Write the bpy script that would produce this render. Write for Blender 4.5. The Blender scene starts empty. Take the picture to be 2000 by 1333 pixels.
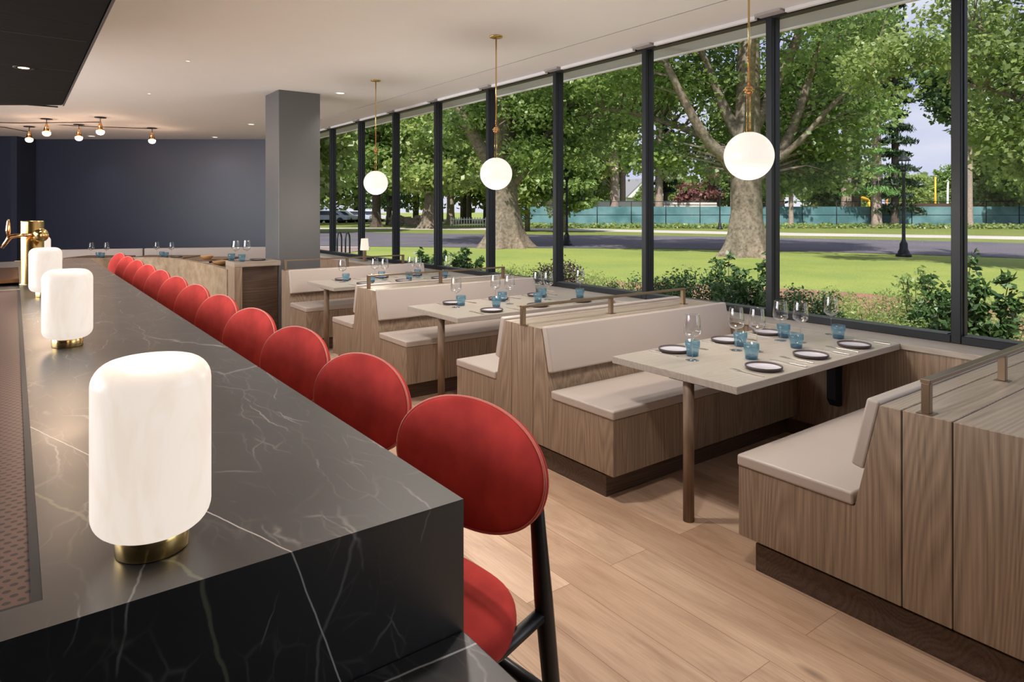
import bpy, math, random
import numpy as np
from mathutils import Vector, Matrix
S = bpy.context.scene
COL = S.collection
PI = math.pi

# ---------------------------------------------------------------- camera, sky, sun, exposure
CAM_H, FPX, YAW, HV = 1.58, 1300.0, math.radians(36.8), 409.0
cam_d = bpy.data.cameras.new('camera'); cam = bpy.data.objects.new('camera', cam_d); COL.objects.link(cam)
cam.location = (0, 0, CAM_H); cam.rotation_euler = (PI/2, 0, -YAW)
cam_d.sensor_width = 36; cam_d.sensor_fit = 'HORIZONTAL'; cam_d.lens = 36*FPX/2000
cam_d.shift_y = (HV-666.5)/2000; cam_d.clip_start = .02; cam_d.clip_end = 600
S.camera = cam
vs = S.view_settings
vs.view_transform = 'Standard'; vs.look = 'None'; vs.gamma = 1; vs.use_curve_mapping = False
vs.exposure = 0.2
W = bpy.data.worlds.new('sky'); S.world = W; W.use_nodes = True
nt = W.node_tree; nt.nodes.clear()
wo = nt.nodes.new('ShaderNodeOutputWorld'); bg = nt.nodes.new('ShaderNodeBackground')
tc = nt.nodes.new('ShaderNodeTexCoord'); mp = nt.nodes.new('ShaderNodeMapping'); mp.inputs['Scale'].default_value = (1.2, 1.2, 4)
nz = nt.nodes.new('ShaderNodeTexNoise'); nz.inputs['Scale'].default_value = 2.2; nz.inputs['Detail'].default_value = 6
cr = nt.nodes.new('ShaderNodeValToRGB')
cr.color_ramp.elements[0].position = .38; cr.color_ramp.elements[0].color = (.50, .56, .86, 1)
cr.color_ramp.elements[1].position = .62; cr.color_ramp.elements[1].color = (.86, .84, .92, 1)
L = nt.links
L.new(tc.outputs['Generated'], mp.inputs[0]); L.new(mp.outputs[0], nz.inputs['Vector']); L.new(nz.outputs[0], cr.inputs[0])
L.new(cr.outputs[0], bg.inputs[0]); bg.inputs[1].default_value = .88; L.new(bg.outputs[0], wo.inputs[0])
sd = bpy.data.lights.new('sun', 'SUN'); so = bpy.data.objects.new('sun', sd); COL.objects.link(so)
sd.energy = 5.6; sd.angle = math.radians(1.2); sd.color = (1, .93, .82)
so.rotation_euler = Vector((-.62, -.42, .95)).to_track_quat('Z', 'Y').to_euler(); so.location = (-5, -5, 30)

def area(name, loc, size, power, col, tgt=None):
    l = bpy.data.lights.new(name, 'AREA'); l.shape = 'RECTANGLE'; l.size, l.size_y = size; l.energy = power; l.color = col
    o = bpy.data.objects.new(name, l); COL.objects.link(o); o.location = loc
    o.rotation_euler = (Vector(tgt)-Vector(loc)).to_track_quat('-Z', 'Y').to_euler()
    return o
# soft area lights out of view: daylight from the left, then added fills
area('left_window_light', (-4.7, 7.0, 1.95), (8.0, 2.1), 520, (.95, .97, 1), (2.5, 6.8, 1.9))
area('back_bar_fill', (-1.55, 6.6, 2.28), (6.0, .30), 45, (1, .94, .88), (2.6, 6.0, .55))  # unseen fill added to light the stool backs over the bar
area('rear_fill_light', (4.5, -2.6, 1.9), (3.0, 2.0), 40, (.88, .94, 1), (0, -1.5, 2.4))  # unseen fill added to raise the ambient light

# ---------------------------------------------------------------- helpers
class MB:
    def __init__(s): s.v = []; s.f = []; s.sm = []
    def add(s, vs, fs, smooth=False):
        b = len(s.v); s.v += [tuple(v) for v in vs]
        for f in fs: s.f.append([i+b for i in f]); s.sm.append(smooth)
        return s
    def box(s, x0, x1, y0, y1, z0, z1, M=None):
        p = [(x, y, z) for z in (z0, z1) for y in (y0, y1) for x in (x0, x1)]
        if M is not None: p = [M @ Vector(q) for q in p]
        return s.add(p, [(0, 2, 3, 1), (4, 5, 7, 6), (0, 1, 5, 4), (2, 6, 7, 3), (0, 4, 6, 2), (1, 3, 7, 5)])
    def prism(s, pts, a0, a1, axis='x'):
        n = len(pts)
        def mk(p, a): return (a, p[0], p[1]) if axis == 'x' else ((p[0], a, p[1]) if axis == 'y' else (p[0], p[1], a))
        v = [mk(p, a0) for p in pts]+[mk(p, a1) for p in pts]
        fs = [tuple(range(n))[::-1], tuple(range(n, 2*n))]+[(i, (i+1) % n, n+(i+1) % n, n+i) for i in range(n)]
        ar = sum(pts[i][0]*pts[(i+1) % n][1]-pts[(i+1) % n][0]*pts[i][1] for i in range(n))
        flip = (ar < 0) ^ (axis == 'y') ^ (a1 < a0)
        if flip: fs = [f[::-1] for f in fs]
        return s.add(v, fs)
    def lathe(s, prof, n=24, c=(0, 0, 0), smooth=True, cap=False):
        v = []; fs = []
        for r, z in prof:
            for k in range(n):
                a = 2*PI*k/n; v.append((c[0]+r*math.cos(a), c[1]+r*math.sin(a), c[2]+z))
        for i in range(len(prof)-1):
            for k in range(n):
                fs.append((i*n+k, i*n+(k+1) % n, (i+1)*n+(k+1) % n, (i+1)*n+k))
        if cap: fs.append(tuple(range(n))[::-1]); fs.append(tuple((len(prof)-1)*n+k for k in range(n)))
        return s.add(v, fs, smooth)
    def tube(s, pts, r, n=8, cap=True):
        pts = [Vector(p) for p in pts]; m = len(pts)
        rs = [float(q) for q in r] if isinstance(r, (list, tuple)) else [float(r)]*m
        v = []; fs = []; up = None
        for i, p in enumerate(pts):
            t = (pts[min(i+1, m-1)]-pts[max(i-1, 0)]).normalized()
            if up is None:
                up = Vector((0, 0, 1)) if abs(t.z) < .9 else Vector((1, 0, 0))
            a = t.cross(up).normalized(); up = a.cross(t).normalized()
            for k in range(n):
                q = 2*PI*k/n+PI/n; v.append(p+rs[i]*(math.cos(q)*a+math.sin(q)*up))
        for i in range(m-1):
            for k in range(n): fs.append((i*n+k, (i+1)*n+k, (i+1)*n+(k+1) % n, i*n+(k+1) % n))
        if cap: fs.append(tuple(range(n))); fs.append(tuple((m-1)*n+k for k in range(n))[::-1])
        return s.add(v, [f[::-1] for f in fs], n > 4)
    def build(s, name, mat, parent=None, bevel=0, seg=2, loc=None):
        me = bpy.data.meshes.new(name); me.from_pydata(s.v, [], s.f); me.update()
        me.polygons.foreach_set('use_smooth', s.sm)
        o = bpy.data.objects.new(name, me); COL.objects.link(o)
        for m in (mat if isinstance(mat, list) else [mat]): me.materials.append(m)
        if parent is not None: o.parent = parent
        if loc: o.location = loc
        if bevel:
            b = o.modifiers.new('bevel', 'BEVEL'); b.width = bevel; b.segments = seg; b.limit_method = 'ANGLE'; b.angle_limit = .6
            if seg > 1: 
                me.polygons.foreach_set('use_smooth', [True]*len(me.polygons)); b.harden_normals = True
        return o

def empty(name, loc=(0, 0, 0), rz=0):
    o = bpy.data.objects.new(name, None); COL.objects.link(o); o.location = loc; o.rotation_euler = (0, 0, rz)
    o.empty_display_size = .1
    return o
def tag(o, label, cat, group=None, kind=None):
    o['label'] = label; o['category'] = cat
    if group: o['group'] = group
    if kind: o['kind'] = kind
    return o
def struct(o): o['kind'] = 'structure'; return o
def copy_tree(o, parent=None):
    c = o.copy(); COL.objects.link(c)
    if parent is not None: c.parent = parent
    for ch in list(o.children): copy_tree(ch, c)
    return c
def ray(u, v, z=0):
    d = FPX*(CAM_H-z)/(v-HV); r = (u-1000)/FPX*d
    return (r*math.cos(YAW)+d*math.sin(YAW), -r*math.sin(YAW)+d*math.cos(YAW))
def at_depth(u, d):
    r = (u-1000)/FPX*d
    return (r*math.cos(YAW)+d*math.sin(YAW), -r*math.sin(YAW)+d*math.cos(YAW))

# ---------------------------------------------------------------- materials
def newmat(name):
    m = bpy.data.materials.new(name); m.use_nodes = True; n = m.node_tree
    return m, n, n.nodes['Principled BSDF'], n.links
def N(n, t, **k):
    x = n.nodes.new('ShaderNode'+t)
    for a, b in k.items():
        if a in x.inputs: x.inputs[a].default_value = b
        else: setattr(x, a, b)
    return x
def simple(name, col, rough=.5, metal=0, spec=.5, sheen=0, bump=0, bscale=200, var=0, vscale=6, coat=0):
    m, n, p, l = newmat(name)
    p.inputs['Base Color'].default_value = (*col, 1); p.inputs['Roughness'].default_value = rough
    p.inputs['Metallic'].default_value = metal; p.inputs['Specular IOR Level'].default_value = spec
    p.inputs['Coat Weight'].default_value = coat
    tcn = N(n, 'TexCoord')
    if sheen: p.inputs['Sheen Weight'].default_value = sheen; p.inputs['Sheen Roughness'].default_value = .35
    nzn = N(n, 'TexNoise', Scale=vscale, Detail=4.0); l.new(tcn.outputs['Object'], nzn.inputs['Vector'])
    mx = N(n, 'MixRGB'); mx.blend_type = 'MIX'
    mx.inputs[1].default_value = (*[c*(1-max(var, .02)) for c in col], 1); mx.inputs[2].default_value = (*[min(1, c*(1+max(var, .02))) for c in col], 1)
    l.new(nzn.outputs[0], mx.inputs[0]); l.new(mx.outputs[0], p.inputs['Base Color'])
    if bump:
        b2 = N(n, 'TexNoise', Scale=bscale, Detail=3.0); l.new(tcn.outputs['Object'], b2.inputs['Vector'])
        bp = N(n, 'Bump', Strength=bump, Distance=.002); l.new(b2.outputs[0], bp.inputs['Height']); l.new(bp.outputs[0], p.inputs['Normal'])
    return m
def wood(name, c0, c1, axis, rough=.45, scale=1.0, contrast=1.0, ring=5.0):
    """grain runs along `axis`; arched flat-sawn figure mixed with straight grain"""
    m, n, p, l = newmat(name)
    t = N(n, 'TexCoord'); mpn = N(n, 'Mapping')
    sc = [1, 1, 1]; sc['xyz'.index(axis)] = .10
    mpn.inputs['Scale'].default_value = [q*scale for q in sc]; l.new(t.outputs['Object'], mpn.inputs[0])
    big = N(n, 'TexNoise', Scale=2.4, Detail=1.5); l.new(mpn.outputs[0], big.inputs['Vector'])
    mul = N(n, 'Math', operation='MULTIPLY'); mul.inputs[1].default_value = ring*9; l.new(big.outputs[0], mul.inputs[0])
    sep = N(n, 'SeparateXYZ'); l.new(mpn.outputs[0], sep.inputs[0])
    fr = N(n, 'Math', operation='PINGPONG'); fr.inputs[1].default_value = .5
    l.new(mul.outputs[0], fr.inputs[0])
    fine = N(n, 'TexNoise', Scale=110.0, Detail=3.0, Roughness=.7)
    mp2 = N(n, 'Mapping'); s2 = [1, 1, 1]; s2['xyz'.index(axis)] = .02; mp2.inputs['Scale'].default_value = s2
    l.new(t.outputs['Object'], mp2.inputs[0]); l.new(mp2.outputs[0], fine.inputs['Vector'])
    rmp = N(n, 'MapRange'); rmp.inputs[1].default_value = 0; rmp.inputs[2].default_value = .5; rmp.inputs[3].default_value = 0; rmp.inputs[4].default_value = .42
    l.new(fr.outputs[0], rmp.inputs[0])
    ad = N(n, 'Math', operation='ADD'); l.new(rmp.outputs[0], ad.inputs[0])
    fm = N(n, 'Math', operation='MULTIPLY_ADD'); fm.inputs[1].default_value = 1.5*contrast; fm.inputs[2].default_value = -.5*contrast-.05
    l.new(fine.outputs[0], fm.inputs[0]); l.new(fm.outputs[0], ad.inputs[1])
    cl = N(n, 'ClampNode') if False else N(n, 'Clamp'); l.new(ad.outputs[0], cl.inputs[0])
    mx = N(n, 'MixRGB'); mx.inputs[1].default_value = (*c0, 1); mx.inputs[2].default_value = (*c1, 1)
    l.new(cl.outputs[0], mx.inputs[0]); l.new(mx.outputs[0], p.inputs['Base Color'])
    p.inputs['Roughness'].default_value = rough; p.inputs['Specular IOR Level'].default_value = .4
    bp = N(n, 'Bump', Strength=.25, Distance=.001); l.new(fine.outputs[0], bp.inputs['Height']); l.new(bp.outputs[0], p.inputs['Normal'])
    return m
OAKD, OAKL = (.20, .145, .105), (.46, .35, .255)
M = {}
M['oak_z'] = wood('taupe oak upright grain', OAKD, OAKL, 'z')
M['oak_x'] = wood('taupe oak lengthwise grain', (.30, .24, .19), (.50, .43, .36), 'x', rough=.35, contrast=.6)
M['oak_kick'] = wood('dark oak plinth', (.07, .045, .033), (.17, .115, .085), 'x')
M['oak_post'] = wood('oak post', (.13, .08, .05), (.28, .19, .125), 'z')
M['table'] = wood('greige oak table top', (.36, .325, .285), (.48, .445, .40), 'x', rough=.3, contrast=.35)
M['ledge'] = wood('greige oak ledge', (.36, .32, .28), (.50, .46, .41), 'y', rough=.32, contrast=.4)
M['leather'] = simple('beige leather', (.48, .42, .38), .38, bump=.15, bscale=500, var=.03)
M['velvet'] = simple('red velvet', (.46, .046, .040), .85, spec=.08, sheen=.4, bump=.12, bscale=900, var=.6, vscale=9)
M['velvet'].node_tree.nodes['Principled BSDF'].inputs['Sheen Tint'].default_value = (1, .28, .2, 1)
M['piping'] = simple('red velvet piping', (.60, .13, .09), .6, sheen=.8)
M['black_wood'] = simple('black stained wood', (.012, .011, .012), .35)
M['brass'] = simple('brushed brass', (.72, .50, .20), .22, metal=1)
M['copper'] = simple('polished copper brass', (.80, .45, .22), .18, metal=1)
M['bronze'] = simple('bronze flat bar', (.26, .185, .12), .34, metal=.85)
M['frame'] = simple('dark grey window frame', (.014, .017, .022), .5, spec=.3)
M['frame_light'] = simple('grey window frame face', (.05, .06, .065), .4)
M['navy'] = simple('navy painted wall', (.025, .033, .062), .40, spec=.5, var=.05, vscale=2)
M['colgrey'] = simple('grey painted column', (.115, .118, .122), .5, spec=.5)
M['white'] = simple('white plaster ceiling', (.82, .855, .885), .75)
M['white2'] = simple('white perimeter ceiling', (.80, .82, .86), .7)
M['plaster'] = simple('rear navy wall', (.05, .05, .065), .7)
M['soffit'] = wood('black stained soffit boards', (.006, .006, .007), (.016, .016, .018), 'x', contrast=.7)
M['soffit'].node_tree.nodes['Principled BSDF'].inputs['Specular IOR Level'].default_value = .1; M['soffit'].node_tree.nodes['Principled BSDF'].inputs['Roughness'].default_value = .85
M['dark'] = simple('near black', (.008, .008, .009), .5)
M['sofgreen'] = simple('grey exterior soffit', (.52, .60, .64), .7)
M['whitetrim'] = simple('white trim', (.8, .8, .78), .5)
M['platein'] = simple('pale glazed stoneware', (.50, .50, .56), .3)
M['plateout'] = simple('brown raw stoneware', (.075, .055, .052), .6)
M['steel'] = simple('brushed steel', (.62, .58, .54), .3, metal=1)
M['traycu'] = None
M['alab'] = None

def emis(name, col, st, vein=.0):
    m, n, p, l = newmat(name)
    p.inputs['Base Color'].default_value = (.22, .21, .20, 1); p.inputs['Roughness'].default_value = .35
    p.inputs['Emission Strength'].default_value = st
    t = N(n, 'TexCoord'); z = N(n, 'TexNoise', Scale=11.0, Detail=8.0, Distortion=2.0); mpn = N(n, 'Mapping'); mpn.inputs['Scale'].default_value = (1.5, 1.5, .5)
    l.new(t.outputs['Object'], mpn.inputs[0]); l.new(mpn.outputs[0], z.inputs['Vector'])
    c2 = N(n, 'ValToRGB'); c2.color_ramp.elements[0].position = .36; c2.color_ramp.elements[1].position = .52
    c2.color_ramp.elements[0].color = (*[q*(1-vein*w) for q, w in zip(col, (.6, 1, 1.5))], 1); c2.color_ramp.elements[1].color = (*col, 1)
    l.new(z.outputs[0], c2.inputs[0]); l.new(c2.outputs[0], p.inputs['Emission Color'])
    return m
M['alab'] = emis('lit alabaster', (1, .87, .76), .70, .07)
M['globe'] = emis('lit opal glass', (1, .91, .80), .79, .0)
M['bulb'] = emis('lit bulb', (1, .74, .54), 4)
M['downlight'] = emis('lit downlight', (1, .9, .78), 2.2)
M['lshade'] = emis('lit cream shade', (1, .88, .7), .75, .0)

def glassy(name, tint, gloss=.10, body=0, edge=.75, pwr=4.0, bcol=(.2, .5, .6)):
    m = bpy.data.materials.new(name); m.use_nodes = True; n = m.node_tree; n.nodes.clear(); l = n.links
    o = N(n, 'OutputMaterial'); tr = N(n, 'BsdfTransparent'); tr.inputs[0].default_value = (*tint, 1)
    gl = N(n, 'BsdfGlossy', Roughness=.02); fr = N(n, 'LayerWeight', Blend=.5); pw = N(n, 'Math', operation='POWER'); pw.inputs[1].default_value = pwr
    mx = N(n, 'MixShader'); md = N(n, 'Math', operation='MULTIPLY_ADD'); md.inputs[1].default_value = edge; md.inputs[2].default_value = gloss
    l.new(fr.outputs['Facing'], pw.inputs[0]); l.new(pw.outputs[0], md.inputs[0]); l.new(md.outputs[0], mx.inputs[0])
    base = tr
    if body:
        df = N(n, 'BsdfTranslucent'); df.inputs[0].default_value = (*bcol, 1); d2 = N(n, 'BsdfDiffuse'); d2.inputs[0].default_value = (*bcol, 1)
        m2 = N(n, 'MixShader'); m2.inputs[0].default_value = .5; l.new(df.outputs[0], m2.inputs[1]); l.new(d2.outputs[0], m2.inputs[2])
        m3 = N(n, 'MixShader'); m3.inputs[0].default_value = body; l.new(tr.outputs[0], m3.inputs[1]); l.new(m2.outputs[0], m3.inputs[2]); base = m3
    l.new(base.outputs[0], mx.inputs[1]); l.new(gl.outputs[0], mx.inputs[2]); l.new(mx.outputs[0], o.inputs[0])
    return m
M['pane'] = glassy('window glass', (.975, .99, .985), .0006, edge=.03)
M['crystal'] = glassy('clear glass', (.94, .955, .96), .07, edge=1.2, pwr=1.9)
M['blueglass'] = glassy('blue ribbed glass', (.76, .87, .92), .05, .14, bcol=(.28, .48, .58))
M['bluebase'] = glassy('deep blue glass base', (.30, .52, .66), .05, .3, bcol=(.04, .20, .34))

def marble(name, planes, base=(.013, .0135, .016), scale=1.0, seed=0):
    m, n, p, l = newmat(name)
    t = N(n, 'TexCoord'); acc = None
    def mixin(fac, col, prev):
        mx = N(n, 'MixRGB'); l.new(fac, mx.inputs[0]); mx.inputs[2].default_value = (*col, 1)
        if isinstance(prev, tuple): mx.inputs[1].default_value = (*prev, 1)
        else: l.new(prev, mx.inputs[1])
        return mx.outputs[0]
    nz0 = N(n, 'TexNoise', Scale=3.0*scale, Detail=8.0); l.new(t.outputs['Object'], nz0.inputs['Vector'])
    r0 = N(n, 'MapRange'); r0.inputs[1].default_value = .42; r0.inputs[2].default_value = .75; r0.inputs[4].default_value = .5; l.new(nz0.outputs[0], r0.inputs[0])
    acc = mixin(r0.outputs[0], (.034, .034, .033), base)
    # thin random veins: ridges of distorted, stretched noise
    dn = N(n, 'TexNoise', Scale=5.0, Detail=4.0); l.new(t.outputs['Object'], dn.inputs['Vector'])
    for k, (sc, w, col, rot, stg, st) in enumerate([(2.6, .009, (.36, .35, .33), -.75, .75, .30), (5.5, .016, (.15, .15, .10), -1.15, .5, .35), (9.0, .020, (.24, .23, .22), .5, .5, .30), (17.0, .035, (.13, .13, .12), -.9, .45, .22), (6.0, .012, (.5, .49, .47), 1.4, .5, .2)]):
        ds = N(n, 'VectorMath', operation='MULTIPLY_ADD'); ds.inputs[1].default_value = (.10, .10, .10); l.new(dn.outputs['Color'], ds.inputs[0]); l.new(t.outputs['Object'], ds.inputs[2])
        mpn = N(n, 'Mapping'); mpn.inputs['Rotation'].default_value = (.4*k, .3*k+seed, rot); mpn.inputs['Scale'].default_value = (1, st, .6); mpn.inputs['Location'].default_value = (k*3.1+seed, k*1.7, 0)
        l.new(ds.outputs[0], mpn.inputs[0])
        z = N(n, 'TexVoronoi', Scale=sc*scale, feature='DISTANCE_TO_EDGE'); l.new(mpn.outputs[0], z.inputs['Vector'])
        r = N(n, 'MapRange'); r.inputs[1].default_value = 0; r.inputs[2].default_value = w; r.inputs[3].default_value = stg; r.inputs[4].default_value = 0; l.new(z.outputs['Distance'], r.inputs[0])
        msk = N(n, 'TexNoise', Scale=2.6+k*1.3, Detail=3.0); mo = N(n, 'Mapping'); mo.inputs['Location'].default_value = (k*2.3, k*5.1, k); l.new(t.outputs['Object'], mo.inputs[0]); l.new(mo.outputs[0], msk.inputs['Vector'])
        r2 = N(n, 'MapRange'); r2.inputs[1].default_value = .48; r2.inputs[2].default_value = .66; l.new(msk.outputs[0], r2.inputs[0])
        mm = N(n, 'Math', operation='MULTIPLY'); l.new(r.outputs[0], mm.inputs[0]); l.new(r2.outputs[0], mm.inputs[1])
        acc = mixin(mm.outputs[0], col, acc)
    # single long veins cut right through the block (planes)
    wob = N(n, 'TexNoise', Scale=14.0, Detail=5.0); l.new(t.outputs['Object'], wob.inputs['Vector'])
    for (nx, ny, nz_, d, w, col, amp) in planes:
        dt = N(n, 'VectorMath', operation='DOT_PRODUCT'); dt.inputs[1].default_value = (nx, ny, nz_); l.new(t.outputs['Object'], dt.inputs[0])
        a = N(n, 'Math', operation='MULTIPLY_ADD'); a.inputs[1].default_value = amp; l.new(wob.outputs[0], a.inputs[0]); l.new(dt.outputs['Value'], a.inputs[2])
        s2 = N(n, 'Math', operation='SUBTRACT'); s2.inputs[1].default_value = d+amp*.5; l.new(a.outputs[0], s2.inputs[0])
        b = N(n, 'Math', operation='ABSOLUTE'); l.new(s2.outputs[0], b.inputs[0])
        r = N(n, 'MapRange'); r.inputs[1].default_value = w*.35; r.inputs[2].default_value = w; r.inputs[3].default_value = .85; r.inputs[4].default_value = 0; l.new(b.outputs[0], r.inputs[0])
        acc = mixin(r.outputs[0], col, acc)
    l.new(acc, p.inputs['Base Color'])
    p.inputs['IOR'].default_value = 1.75; p.inputs['Specular IOR Level'].default_value = .6
    rr = N(n, 'MapRange'); rr.inputs[3].default_value = .30; rr.inputs[4].default_value = .46; l.new(nz0.outputs[0], rr.inputs[0]); l.new(rr.outputs[0], p.inputs['Roughness'])
    return m
def plane3(a, b, c):
    a, b, c = Vector(a), Vector(b), Vector(c); nn = (b-a).cross(c-a).normalized(); return nn.x, nn.y, nn.z, nn.dot(a)
def on_end(u, v, Y=.989):
    k = (u-1000)/FPX; d = Y/(math.cos(YAW)-k*math.sin(YAW)); r = k*d
    return (r*math.cos(YAW)+d*math.sin(YAW), Y, CAM_H-(v-HV)/FPX*d)
def on_top(u, v, z=1.07): return (*ray(u, v, z), z)
P1 = plane3(on_top(405, 1000), on_top(568, 1078), on_end(665, 1333))
P2 = plane3(on_top(60, 960), on_top(180, 1022), on_end(440, 1320))
P3 = plane3(on_top(50, 815), on_top(175, 878), on_end(120, 1333))
M['marble'] = marble('black veined marble', [(*P1, .0016, (.60, .57, .55), .006), (*P2, .004, (.12, .13, .08), .03)])
PS = plane3(on_top(760, 1330, .84), on_top(935, 1255, .84), (0, 0, -3))
M['marble_low'] = marble('black veined marble lower counter', [(*PS, .003, (.6, .6, .62), .01)], seed=2.1)

def make_floor():
    m, n, p, l = newmat('oak plank floor')
    t = N(n, 'TexCoord'); sep = N(n, 'SeparateXYZ'); l.new(t.outputs['Object'], sep.inputs[0])
    cb = N(n, 'CombineXYZ'); l.new(sep.outputs[1], cb.inputs[0]); l.new(sep.outputs[0], cb.inputs[1])
    br = N(n, 'TexBrick'); br.offset = .37; br.offset_frequency = 2
    br.inputs['Scale'].default_value = 1; br.inputs['Brick Width'].default_value = 2.1; br.inputs['Row Height'].default_value = .235
    br.inputs['Mortar Size'].default_value = .0011; br.inputs['Bias'].default_value = 0
    br.inputs['Color1'].default_value = (.46, .305, .205, 1); br.inputs['Color2'].default_value = (.70, .52, .385, 1); br.inputs['Mortar'].default_value = (.22, .12, .07, 1)
    l.new(cb.outputs[0], br.inputs['Vector'])
    # per-plank offset so the grain breaks at each joint
    ofs = N(n, 'VectorMath', operation='MULTIPLY_ADD'); ofs.inputs[1].default_value = (9, 9, 9); l.new(br.outputs['Color'], ofs.inputs[0])
    mpn = N(n, 'Mapping'); mpn.inputs['Scale'].default_value = (4.2, .7, 1); l.new(t.outputs['Object'], mpn.inputs[0]); l.new(mpn.outputs[0], ofs.inputs[2])
    g = N(n, 'TexNoise', Scale=1.6, Detail=6.0, Roughness=.6, Distortion=1.6); l.new(ofs.outputs[0], g.inputs['Vector'])
    mp2 = N(n, 'Mapping'); mp2.inputs['Scale'].default_value = (90, 3, 1); l.new(t.outputs['Object'], mp2.inputs[0])
    g2 = N(n, 'TexNoise', Scale=1.5, Detail=4.0); l.new(mp2.outputs[0], g2.inputs['Vector'])
    r = N(n, 'ValToRGB'); r.color_ramp.elements[0].position = .30; r.color_ramp.elements[0].color = (.74, .66, .60, 1); r.color_ramp.elements[1].position = .58; r.color_ramp.elements[1].color = (1.1, 1.08, 1.06, 1)
    l.new(g.outputs[0], r.inputs[0])
    mx = N(n, 'MixRGB'); mx.blend_type = 'MULTIPLY'; mx.inputs[0].default_value = .85; l.new(br.outputs['Color'], mx.inputs[1]); l.new(r.outputs[0], mx.inputs[2])
    r2 = N(n, 'ValToRGB'); r2.color_ramp.elements[0].color = (.90, .88, .86, 1); r2.color_ramp.elements[0].position = .3; r2.color_ramp.elements[1].color = (1.08, 1.08, 1.08, 1); r2.color_ramp.elements[1].position = .6; l.new(g2.outputs[0], r2.inputs[0])
    m2 = N(n, 'MixRGB'); m2.blend_type = 'MULTIPLY'; m2.inputs[0].default_value = .8; l.new(mx.outputs[0], m2.inputs[1]); l.new(r2.outputs[0], m2.inputs[2])
    # knots
    mp3 = N(n, 'Mapping'); mp3.inputs['Scale'].default_value = (2.4, .8, 1); l.new(t.outputs['Object'], mp3.inputs[0])
    vo = N(n, 'TexVoronoi', Scale=1.1); l.new(mp3.outputs[0], vo.inputs['Vector'])
    rk = N(n, 'MapRange'); rk.inputs[1].default_value = .015; rk.inputs[2].default_value = .07; rk.inputs[3].default_value = .75; rk.inputs[4].default_value = 0; l.new(vo.outputs['Distance'], rk.inputs[0])
    m3 = N(n, 'MixRGB'); l.new(rk.outputs[0], m3.inputs[0]); l.new(m2.outputs[0], m3.inputs[1]); m3.inputs[2].default_value = (.13, .07, .045, 1)
    l.new(m3.outputs[0], p.inputs['Base Color']); p.inputs['Roughness'].default_value = .42; p.inputs['Specular IOR Level'].default_value = .35
    return m
M['floor'] = make_floor()

def make_tray():
    m, n, p, l = newmat('perforated copper tray')
    t = N(n, 'TexCoord'); mpn = N(n, 'Mapping'); mpn.inputs['Scale'].default_value = (1/.0165, 1/.0165, 1); l.new(t.outputs['Object'], mpn.inputs[0])
    sep = N(n, 'SeparateXYZ'); l.new(mpn.outputs[0], sep.inputs[0])
    fy = N(n, 'Math', operation='FLOOR'); l.new(sep.outputs[1], fy.inputs[0])
    hx = N(n, 'Math', operation='MULTIPLY_ADD'); hx.inputs[1].default_value = .5; l.new(fy.outputs[0], hx.inputs[0]); l.new(sep.outputs[0], hx.inputs[2])
    def cell(s):
        f = N(n, 'Math', operation='FRACT'); l.new(s, f.inputs[0]); a = N(n, 'Math', operation='SUBTRACT'); l.new(f.outputs[0], a.inputs[0]); a.inputs[1].default_value = .5
        q = N(n, 'Math', operation='POWER'); ab = N(n, 'Math', operation='ABSOLUTE'); l.new(a.outputs[0], ab.inputs[0]); l.new(ab.outputs[0], q.inputs[0]); q.inputs[1].default_value = 2; return q.outputs[0]
    ax, ay = cell(hx.outputs[0]), cell(sep.outputs[1])
    mu = N(n, 'Math', operation='MULTIPLY_ADD'); l.new(ax, mu.inputs[0]); mu.inputs[1].default_value = .8; l.new(ay, mu.inputs[2])
    lt = N(n, 'Math', operation='LESS_THAN'); l.new(mu.outputs[0], lt.inputs[0]); lt.inputs[1].default_value = .075
    mx = N(n, 'MixRGB'); l.new(lt.outputs[0], mx.inputs[0]); mx.inputs[1].default_value = (.15, .088, .078, 1); mx.inputs[2].default_value = (.004, .003, .003, 1)
    l.new(mx.outputs[0], p.inputs['Base Color'])
    mt = N(n, 'Math', operation='SUBTRACT'); mt.inputs[0].default_value = 1; l.new(lt.outputs[0], mt.inputs[1]); mt2 = N(n, 'Math', operation='MULTIPLY'); l.new(mt.outputs[0], mt2.inputs[0]); mt2.inputs[1].default_value = .6
    l.new(mt2.outputs[0], p.inputs['Metallic']); p.inputs['Roughness'].default_value = .45
    return m
M['tray'] = make_tray(); M['bracket'] = simple('grey bracket', (.42, .41, .42), .5)

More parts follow.
